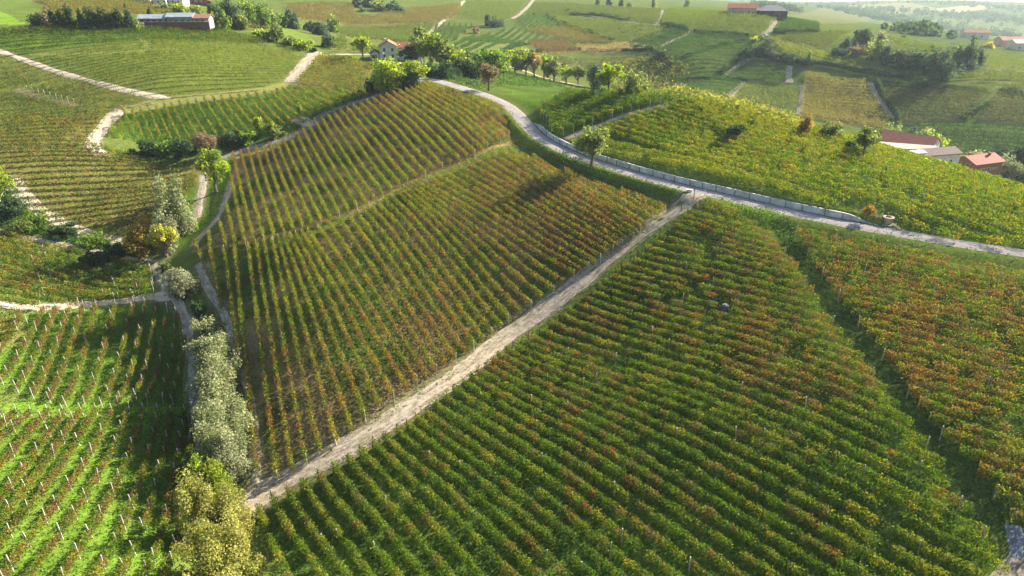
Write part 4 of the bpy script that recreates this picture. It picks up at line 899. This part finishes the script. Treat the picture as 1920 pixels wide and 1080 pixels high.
tree(600,66,42,38,'blue','dark tree left of the lone round green tree','broadleaf_tree',trunk=.05)
tree(582,58,40,24,'blue','smaller dark tree at the left of that dark pair','broadleaf_tree',trunk=.05)
tree(615,88,62,26,'blue','dark tree lowest in the meadow group','broadleaf_tree',trunk=.05)
MB_ = 'meadow bushes beyond the green vineyard'
for u, vb, vt, w, k, l in [(545,84,66,34,'olive','olive bush by the upper vineyard corner'),(566,92,74,36,'lime','yellow-green bush beside the pale gravel bank'),(498,76,60,24,'green','green bush at the top corner of the rounded vineyard'),(588,98,90,12,'dark','tiny dark bush at the head of the pale gravel bank'),(486,64,54,26,'lime','bright low bush under the top wood')]:
    tree(u,vb,vt,w,k,l,'bush','bush',MB_,trunk=.02)
FT = 'small trees along the top edge'
for u, vb, vt, w, k, l in [(672,12,-4,24,'blue','dark tree first from the left at the top edge'),(690,14,-4,26,'blue','dark tree second from the left at the top edge'),(712,20,2,30,'olive','olive tree in the middle of the top edge clump'),(738,22,4,28,'blue','dark tree right of the olive one at the top edge'),(754,24,14,14,'blue','little tree at the right end of the top edge clump'),(680,22,12,14,'olive','tiny bush below the top edge clump')]:
    tree(u,vb,vt,w,k,l,'far_tree','tree',FT,trunk=.05)
for u, vb, vt, w, k, l in [(914,48,26,18,'blue','pointed dark tree beside the striped vineyard'),(930,50,34,30,'blue','wide dark tree beside the striped vineyard'),(892,62,48,12,'brown','small brown tree between the two striped vineyards')]:
    tree(u,vb,vt,w,k,l,'far_tree','tree','trees beside the far striped vineyard',trunk=.05,shape='cone' if u == 914 else 'round')
for u, vb, vt, w, k, l in [(1120,9,-4,10,'blue','first far poplar from the left at the top edge'),(1141,12,-3,14,'blue','second far poplar at the top edge'),(1164,15,-2,10,'blue','third narrow far poplar at the top edge'),(1178,16,3,14,'willow','pale bushy tree beside the far poplars'),(1226,16,-2,12,'willow','pale poplar left of the hill top path'),(1287,14,-2,14,'olive','poplar left of the hill top houses')]:
    tree(u,vb,vt,w,k,l,'poplar_tree','tree','far poplars along the top edge',trunk=.05,shape='tall')
tree(1852,90,77,20,'yellow','bright yellow tree far off by the pink houses','far_tree',trunk=.05)
tree(1690,74,64,12,'blue','small tree on the far ridge right of the wood','far_tree',trunk=.05)

# ------------------------------------------------------------------ buildings
def rm(name, c, s=1.6): return noisy_material(name, tuple(np.array(c)*.72), tuple(np.array(c)*1.15), s, .9, .2)
WHITE = rm('cream_plaster', (.56,.52,.46), .8); GREYW = rm('grey_plaster', (.5,.5,.5), .8); BRICK = rm('red_brick', (.22,.085,.055), 1.2); REDROOF = rm('red_roof', (.235,.08,.06)); TILE = rm('old_tiles', (.25,.12,.085))
DARKROOF = rm('dark_roof', (.10,.06,.06)); PALEROOF = rm('pale_roof', (.50,.42,.34)); GREYROOF = rm('grey_roof', (.16,.17,.19)); SHEDW = rm('weathered_boards', (.24,.235,.23), .8); SHADEBRICK = rm('shaded_brick', (.15,.075,.055), 1.0); TANK = rm('dull_tank', (.12,.125,.125), .8); JOINT = rm('dark_joint', (.19,.19,.18), 1.5); PINK = rm('pink_plaster', (.55,.36,.29), .8); WOOD = rm('dark_timber', (.10,.06,.04)); TRIM = rm('white_trim', (.6,.58,.54))  # shed wall brick: red brick darkened in its colour for the shaded front
STONE = rm('pale_stone', (.31,.245,.19), 3); CONC = noisy_material('concrete', (.27,.265,.25), (.56,.54,.51), .55, .9, .2)
def glass_mat():
    m, nt = mat('window_glass'); out = N(nt, 'ShaderNodeOutputMaterial'); b = N(nt, 'ShaderNodeBsdfPrincipled', Roughness=.12)
    b.inputs['Base Color'].default_value = (.05, .065, .08, 1); nt.links.new(b.outputs[0], out.inputs[0]); return m
GLASS = glass_mat()
GREENH = noisy_material('greenhouse_film', (.17,.20,.23), (.30,.33,.36), .6, .35)
def house(name, loc, rz, L, Wd, H, rise, wall, roof, label, cat='house', over=.45, windows=(), chimney=(), hip=False, doors=(), group=None):
    """gabled house: ridge along local x; windows/doors: (side, position, z, width, height)"""
    root = empty(name, loc, rz); tag(root, label, cat, group)
    m = MB(); m.box(-L/2, L/2, -Wd/2, Wd/2, -1.5, H)
    if not hip:
        for s in (-1, 1):
            x = s*L/2; y = x-s*.25
            m.add([(x,-Wd/2,H),(x,Wd/2,H),(x,0,H+rise),(y,-Wd/2,H),(y,Wd/2,H),(y,0,H+rise)], [(0,1,2),(5,4,3),(0,2,5,3),(1,4,5,2)])
    m.build('wall', wall, root)
    q = MB(); k = rise/(Wd/2); ex = L/2+over; ey = Wd/2+over; ez = H-over*k+.04; hx = L/2-Wd/2*.8 if hip else ex; rz_ = H+rise+.04; t = .22
    q.slab((-ex,-ey,ez+t),(ex,-ey,ez+t),(hx,0,rz_+t),(-hx,0,rz_+t),t); q.slab((ex,ey,ez+t),(-ex,ey,ez+t),(-hx,0,rz_+t),(hx,0,rz_+t),t)
    if hip:
        for s in (-1, 1): q.slab((s*ex,s*ey,ez+t),(s*ex,-s*ey,ez+t),(s*hx,0,rz_+t),(s*hx,.001,rz_+t),t)
    ro = q.build('roof', roof, root)
    for cx, cy in chimney:
        zc = H+rise*(1-abs(cy)/(Wd/2)); c = MB(); c.box(cx-.35,cx+.35,cy-.35,cy+.35,zc-.3,zc+1.1); c.box(cx-.45,cx+.45,cy-.45,cy+.45,zc+1.1,zc+1.25); c.build('chimney', wall, ro)
    def opening(nm, side, p, z, w, h, mt):
        g = MB(); fr = MB(); e = .07
        if side in 'fb':
            s = -1 if side == 'f' else 1; y0 = s*Wd/2; a, b = sorted((y0+s*.01, y0+s*.05)); g.box(p-w/2,p+w/2,a,b,z,z+h)
            a, b = sorted((y0+s*.005, y0+s*.09)); fr.box(p-w/2-e,p-w/2,a,b,z-e,z+h+e); fr.box(p+w/2,p+w/2+e,a,b,z-e,z+h+e); fr.box(p-w/2,p+w/2,a,b,z+h,z+h+e); fr.box(p-w/2,p+w/2,a,b,z-e,z)
        else:
            s = -1 if side == 'l' else 1; x0 = s*L/2; a, b = sorted((x0+s*.01, x0+s*.05)); g.box(a,b,p-w/2,p+w/2,z,z+h)
            a, b = sorted((x0+s*.005, x0+s*.09)); fr.box(a,b,p-w/2-e,p-w/2,z-e,z+h+e); fr.box(a,b,p+w/2,p+w/2+e,z-e,z+h+e); fr.box(a,b,p-w/2,p+w/2,z+h,z+h+e); fr.box(a,b,p-w/2,p+w/2,z-e,z)
        o = g.build(nm, mt, root); fr.build('frame', TRIM, o)
    for w in windows: opening('window', *w, GLASS)
    for w in doors: opening('door', *w, WOOD)
    return root
def build_buildings():
    def at(u, v, dz=0): p = gpt([(u, v)])[0]; p[2] += dz; return p
    # white farmhouse by the road: two-storey block, long wing and a lean-to shed
    p = at(742, 110); rz = math.radians(8); c, s = math.cos(rz), math.sin(rz)
    off = lambda dx, dy: p+np.array([c*dx-s*dy, s*dx+c*dy, 0])
    house('white_farmhouse', off(-2.6,-1), rz+math.pi/2, 7.5, 7.0, 5.2, 1.9, WHITE, TILE, 'two-storey cream farmhouse block with red tiled roof and dark lean-to', chimney=[(1.5,1.0)], hip=False,
          windows=[('l',-1.6,3.4,.9,1.2),('l',1.6,3.4,.9,1.2),('l',-1.6,.9,.9,1.3),('l',1.6,.9,.9,1.3),('f',-2,3.3,.9,1.2),('f',1.4,3.3,.9,1.2),('f',-2,.8,.9,1.4)], doors=[('f',1.6,0,1.2,2.2)])
    house('farmhouse_wing', off(6.5,0), rz, 10.4, 5.6, 4.5, 1.5, WHITE, REDROOF, 'long lower cream wing with red roof joined to the farmhouse block', windows=[('f',-3,2.6,.9,1.2),('f',0,2.6,.9,1.2),('f',3,2.6,.9,1.2)], doors=[('f',1.5,0,1.4,2.1)])
    house('lean_to_shed', off(-8.1,-2), rz+math.pi/2, 5.5, 3.6, 2.6, 1.0, WHITE, DARKROOF, 'low dark roofed lean-to shed left of the farmhouse block', cat='shed', doors=[('l',0,0,2.0,2.1)])
    # brick walled sheds at top left
    p = at(328, 59); r0 = math.radians(6)
    w = empty('brick_wall', p, r0); tag(w, 'long red brick retaining wall in front of the pale roofed sheds', 'wall')
    m = MB(); m.box(-14,14,-.3,.3,-1.5,3.6); m.build('wall_body', SHADEBRICK, w); m = MB(); m.box(-14.1,14.1,-.38,.38,3.603,3.75); m.build('coping', CONC, w)
    for k, (dx, L, lab, mt) in enumerate([(-8.6,10.5,'left pale glasshouse shed behind the brick wall',GREENH),(2.2,10,'middle pale glasshouse shed with a peaked roof behind the brick wall',GREENH),(10.6,6.0,'right low shed with red roof behind the brick wall',TILE)]):
        q = p+np.array([math.cos(r0)*dx-math.sin(r0)*4.5, math.sin(r0)*dx+math.cos(r0)*4.5, 2.2])
        house('glasshouse', q, r0, L, 6.5, 2.6+(k == 1)*.5, 1.2, SHEDW, mt, lab, 'shed', windows=[('f',x,.9,1.6,1.3) for x in np.arange(-L/2+1.4, L/2-1, 2.4)])
    def atd(u, d, dz=0):
        q = rays([(u, 300)])[0]; q = q/math.hypot(q[0], q[1])*d; return np.array([q[0], q[1], float(ground(q[:1], q[1:2])[0])+dz])
    # farm on the right
    p = atd(1696, 272, .4); rz = math.radians(-44); c, s = math.cos(rz), math.sin(rz)
    off = lambda dx, dy, dz=0: p+np.array([c*dx-s*dy, s*dx+c*dy, dz])
    house('red_barn', off(0,0,0), rz, 16.5, 10.5, 5.2, 2.4, GREYW, REDROOF, 'large barn with a broad red roof and grey gable wall', 'barn', doors=[('f',-5,0,3,2.6),('f',2,0,3,2.6)], windows=[('r',0,5.2,1.2,1.0)])
    house('flat_shed', atd(1690, 258, 2.0), math.radians(-20), 17, 6.0, 2.9, .8, PALEROOF, PALEROOF, 'long low shed with a pale sand coloured roof before the red barn', 'shed', doors=[('f',5,0,2.2,2.1)])
    q = atd(1748, 258, 1.8); house('dark_roofed_shed', q, math.radians(14), 14.5, 6.5, 4.3, 1.3, GREYW, DARKROOF, 'white walled shed with a dark red-brown roof', 'shed', windows=[('f',-4,1.4,1,1),('f',0,1.4,1,1),('f',4,1.4,1,1)], doors=[('r',0,0,1.4,2.1)])
    q = atd(1714, 248, 3.0); house('white_canopy', q, math.radians(14), 4.6, 3.0, 2.6, .35, TRIM, TRIM, 'small white canopy beside the dark roofed shed', 'canopy', over=.3, doors=[('f',0,0,1.6,1.9)])
    q = atd(1664, 262, -.2); house('white_low_shed', q, rz, 9, 4.5, 2.5, .5, TRIM, TRIM, 'low white roofed shed behind the forked tree', 'shed', doors=[('f',2,0,1.6,1.9)])
    q = atd(1834, 297, 1.7); house('brick_house', q, math.radians(20), 13.5, 9.0, 4.9, 1.8, BRICK, REDROOF, 'red brick house with pinkish tiled roof and white window row', over=.7, chimney=[(3.5,-1.0),(-3.0,1.5)],
          windows=[('f',x,1.6,.8,1.5) for x in (-4.4,-2.9,-1.4,.1)]+[('f',x,2.2,.7,.7) for x in (1.6,2.9,4.2)]+[('l',-1.6,2.6,1.3,1.7),('l',1.6,2.6,1.3,1.7)], doors=[('l',0,.2,1.1,2.1)])
    # houses on the far hill top
    q = atd(1354, 474); house('pink_house', q, math.radians(-20), 17, 10, 4.2, 2.2, PINK, REDROOF, 'pink walled house with red roof on the far hill top', windows=[('f',-5,1.2,1.2,1.4),('f',-1,1.2,1.2,1.4),('f',4,1.2,1.2,1.4)], doors=[('f',6.5,0,1.4,2.2)], chimney=[(2,1)])
    q = atd(1405, 472); house('timber_barn', q, math.radians(-8), 16, 11, 4.4, 2.6, WOOD, GREYROOF, 'dark timber barn with grey roof on the far hill top', 'barn', hip=True, windows=[('f',-4,1.4,1.2,1.2),('r',0,1.2,1.6,1.4)], doors=[('f',2,0,3,3)])
    TH = 'houses behind the top left trees'
    for u, v, L, rz, wl, rf, lab in [(268,6,12,10,WHITE,PALEROOF,'white house farthest left at the top edge'),(332,10,13,-5,WHITE,REDROOF,'cream house behind the bright tree at the top edge'),(372,8,16,5,BRICK,REDROOF,'brick house with white door at the top edge'),(300,12,8,20,GREYW,PALEROOF,'small pale house between trees at the top edge')]:
        house('village_house', at(u,v), math.radians(rz), L*.85, 7, 3.4, 1.5, wl, rf, lab, group=TH, windows=[('f',x,1.4,1.1,1.3) for x in (-3,0,3)], doors=[('f',1.5,0,1.1,2)])
    for u, v, L, rz, wl, rf, lab in [(1895,88,22,5,PINK,REDROOF,'hazy pink house at the right edge beyond the far wood'),(1826,72,20,-10,WHITE,REDROOF,'hazy red roofed house left of the yellow tree'),(1912,94,14,0,WHITE,PALEROOF,'hazy white house touching the right frame edge')]:
        house('valley_house', at(u,v), math.radians(rz), L, 9, 5, 2, wl, rf, lab, group='hazy valley houses', windows=[('f',x,1.4,1.1,1.3) for x in (-4,0,4)])
    q = at(1712,58); house('tin_shed', q, .2, 9, 6, 2.4, 1.2, WHITE, PALEROOF, 'small pale shed on the hazy far slope', 'shed', doors=[('f',0,0,2,2)])

# ------------------------------------------------------------------ wall, well, poles and small things
def build_small():
    def at(u, v): return gpt([(u, v)])[0]
    # concrete retaining wall along the upper road side
    P = WALLROAD; t = np.gradient(P, axis=0); t /= np.linalg.norm(t, axis=1, keepdims=True); nr = np.stack([-t[:, 1], t[:, 0]], 1)
    s = np.concatenate([[0], np.cumsum(np.hypot(*(P[1:]-P[:-1]).T))])
    a, b = P+nr*2.27, P+nr*2.6; zg = ROAD_Z[_i0:_i1+1]
    k = 5; zt = zg+np.convolve(np.pad(np.full(len(P), 1.05), (k, k), mode='edge'), np.ones(2*k+1)/(2*k+1), 'valid')*sstep(0, 6, np.minimum(s, s[-1]-s))+.1
    V = np.stack([np.column_stack([a, zg-.6]), np.column_stack([a, zt]), np.column_stack([b, zt]), np.column_stack([b, zg-.6])], 1).reshape(-1, 3)
    n = len(P); i = np.arange(n-1)*4; fc = np.concatenate([np.stack([i+j, i+j+1, i+4+j+1, i+4+j], 1) for j in range(3)])[:, ::-1].copy()
    root = empty('retaining_wall', (*P[n//2], zg[n//2])); tag(root, 'long grey concrete retaining wall between the road and the hill vineyard', 'wall')
    c = np.array(root.location); mesh_obj('wall_body', V-c, fc, CONC, root)
    for q in np.arange(3, s[-1]-2, 3.4):
        m = MB(); j = int(np.searchsorted(s, q)); an = math.atan2(t[j, 1], t[j, 0])
        m.box(-.07,.07,-.1,.1,-.4,zt[j]-zg[j]+.03); o = m.build('pilaster', JOINT, root); o.location = np.array([a[j,0]-nr[j,0]*.05, a[j,1]-nr[j,1]*.05, zg[j]])-c; o.rotation_euler = (0, 0, an)
    # stone well
    p = at(1665, 413); w = empty('stone_well', p); tag(w, 'round pale stone well beside the road below the hill vineyard', 'well')
    m = MB(); K = 20
    def ring(ro, ri, z0, z1):
        v = []; f = []
        for q in range(K):
            an = 2*math.pi*q/K; cx, sx = math.cos(an), math.sin(an); v += [(ro*cx,ro*sx,z0),(ro*cx,ro*sx,z1),(ri*cx,ri*sx,z1),(ri*cx,ri*sx,z0)]
        for q in range(K):
            e = q*4; g = (q+1) % K*4
            for j in range(4): f.append((e+j, g+j, g+(j+1) % 4, e+(j+1) % 4))
        return v, f
    m.add(*ring(.82,.6,-.4,1.05)); m.build('well_shaft', STONE, w); m = MB(); m.add(*ring(.95,.55,1.053,1.25)); m.build('rim', STONE, w); m = MB(); m.add(*ring(1.5,.83,-.4,.14)); m.build('plinth', STONE, w)
    # water tank among the front vines, with a dark tarpaulin beside it
    p = at(1358, 586); w = empty('water_tank', p); tag(w, 'grey round tank half hidden among the front vines', 'tank')
    m = MB(); m.tube([(0,0,-.3),(0,0,1.25),(0,0,1.38),(0,0,1.42)], [.55,.55,.45,.2], 18); m.build('tank_body', TANK, w); m = MB(); m.tube([(0,0,1.38),(0,0,1.5)], [.22,.22], 12); m.build('lid', GREYROOF, w)
    p = at(1336, 580); m = MB(); m.slab((-.9,-.7,.5),(.9,-.7,.5),(.8,.8,1.7),(-.8,.8,1.7),.06); o = m.build('tarpaulin', noisy_material('black_tarp', (.008,.008,.01), (.02,.02,.024), 2, .6), loc=p); tag(o, 'black sheet propped among the vines beside the grey tank', 'sheet')
    # culvert head at the junction
    p = at(1292, 362); m = MB(); m.box(-.55,.55,-.22,.22,-.4,.4); m.box(-.65,.65,-.3,.3,.403,.5); o = m.build('culvert_head', CONC, loc=p); o.rotation_euler = (0,0,-.3); tag(o, 'pale concrete culvert head at the track junction', 'culvert')
    # utility poles
    PG = 'utility poles'
    for u, v, vt, lab in [(693,103,78,'slim pale pole left of the white house'),(1657,336,316,'dark pole standing in the hill vineyard before the brick house'),(359,40,14,'pale mast behind the brick walled sheds'),(606,86,74,'pale pole in the meadow beside the lowest dark tree')]:
        p = at(u, v); d = project([p])[0, 2]; h = (v-vt)*d/F_PX+.5
        r_ = empty('utility_pole', p); tag(r_, lab, 'pole', PG); m = MB(); m.tube([(0,0,-.5),(0,0,h)], [.14,.09], 8); m.build('pole_shaft', POSTM if u != 1657 else DARKPOST, r_)
        m = MB(); m.box(-.6,.6,-.06,.06,h-.6,h-.48); m.build('crossarm', DARKPOST, r_)
    # pale end posts of the striped field on the left
    for k, t in enumerate(np.linspace(0, 1, 9)):
        u = 52+t*88; p = at(u, 172+t*25); po = bpy.data.objects.new('end_post', post_mesh()); COL.objects.link(po); po.location = p
        tag(po, ordinal(k+1)+' pale end post from the left above the ochre vines on the left slope', 'post', 'pale end posts on the left slope')
    for k, (u, v) in enumerate([(1321,370),(1300,378),(1277,398)]):
        po = bpy.data.objects.new('marker_post', post_mesh(k > 0)); COL.objects.link(po); po.location = at(u, v)
        tag(po, ['pale marker post at the head of the dirt track','dark post first below the track junction','dark post second below the track junction'][k], 'post')
    # row of white posts at the foot of the left lane edges
    for k, (u, v) in enumerate([(196,584-25),(84,556),(52,608),(33,620),(30,585)]):
        po = bpy.data.objects.new('lane_post', post_mesh()); COL.objects.link(po); po.location = at(u, v)
        tag(po, ['pale post on the lane edge nearest the willow track','pale post where the lane meets the left field','leaning post below the small yellow vineyard','lower post beside the small yellow vineyard','post at the corner of the small yellow vineyard'][k], 'post')
    # white farm trailers by the brick house
    for u, v, lab in [(1880,345,'white covered trailer in the yard beside the brick house'),(1898,351,'flat white trailer right of the covered one')]:
        r_ = empty('farm_trailer', at(u, v), .4); tag(r_, lab, 'trailer'); m = MB(); m.box(-1.9,1.9,-.9,.9,.55,1.15 if u > 1890 else 1.7); m.build('body', TRIM, r_)
        for x in (-1, 1):
            for y in (-.95, .95):
                q = MB(); q.tube([(x,y-.1,.38),(x,y+.1,.38)], [.38,.38], 14); q.build('wheel', DARKPOST, r_)
# ------------------------------------------------------------------ light, air, build
SUN_AZ, SUN_EL = math.radians(54), math.radians(27.5)
def build_light():
    w = bpy.data.worlds.new('World'); scene.world = w; w.use_nodes = True; nt = w.node_tree; nt.nodes.clear()
    out = N(nt, 'ShaderNodeOutputWorld'); bg = N(nt, 'ShaderNodeBackground', Strength=.05); sk = nt.nodes.new('ShaderNodeTexSky'); sk.sky_type = 'NISHITA'; sk.sun_disc = False
    sk.sun_elevation = SUN_EL; sk.sun_rotation = SUN_AZ; sk.altitude = 300; sk.dust_density = 2.0
    nt.links.new(sk.outputs[0], bg.inputs[0]); nt.links.new(bg.outputs[0], out.inputs[0])
    L = bpy.data.lights.new('sun', 'SUN'); L.energy = 5.0; L.angle = math.radians(.53); L.color = (1, .91, .74)
    o = bpy.data.objects.new('sun', L); COL.objects.link(o)
    d = Vector((-math.sin(SUN_AZ)*math.cos(SUN_EL), -math.cos(SUN_AZ)*math.cos(SUN_EL), -math.sin(SUN_EL))); o.rotation_euler = d.to_track_quat('-Z', 'Y').to_euler()
    o.location = (0, 0, 60)
    m, nt = mat('air'); out = N(nt, 'ShaderNodeOutputMaterial'); v = nt.nodes.new('ShaderNodeVolumePrincipled')
    v.inputs['Color'].default_value = (.68, .84, 1, 1); v.inputs['Density'].default_value = HAZE; v.inputs['Anisotropy'].default_value = .25
    nt.links.new(v.outputs[0], out.inputs['Volume'])
    b = MB(); b.box(-3600, 3600, -3600, 3600, -230, 14); h = b.build('haze', m); tag(h, 'pale bluish haze filling the valley air', 'haze', None, 'stuff')
    scene.view_settings.view_transform = 'Standard'; scene.view_settings.look = 'None'; scene.view_settings.exposure = EXPO; scene.view_settings.gamma = 1
    cy = scene.cycles; cy.volume_bounces = 0; cy.max_bounces = 6; cy.diffuse_bounces = 3; cy.transmission_bounces = 4; cy.transparent_max_bounces = 6; cy.glossy_bounces = 2
HAZE = .00007; EXPO = 2.25
build_light(); build_paths(); build_terrain(); build_fields(); build_cover(); build_trees(); build_buildings(); build_small()
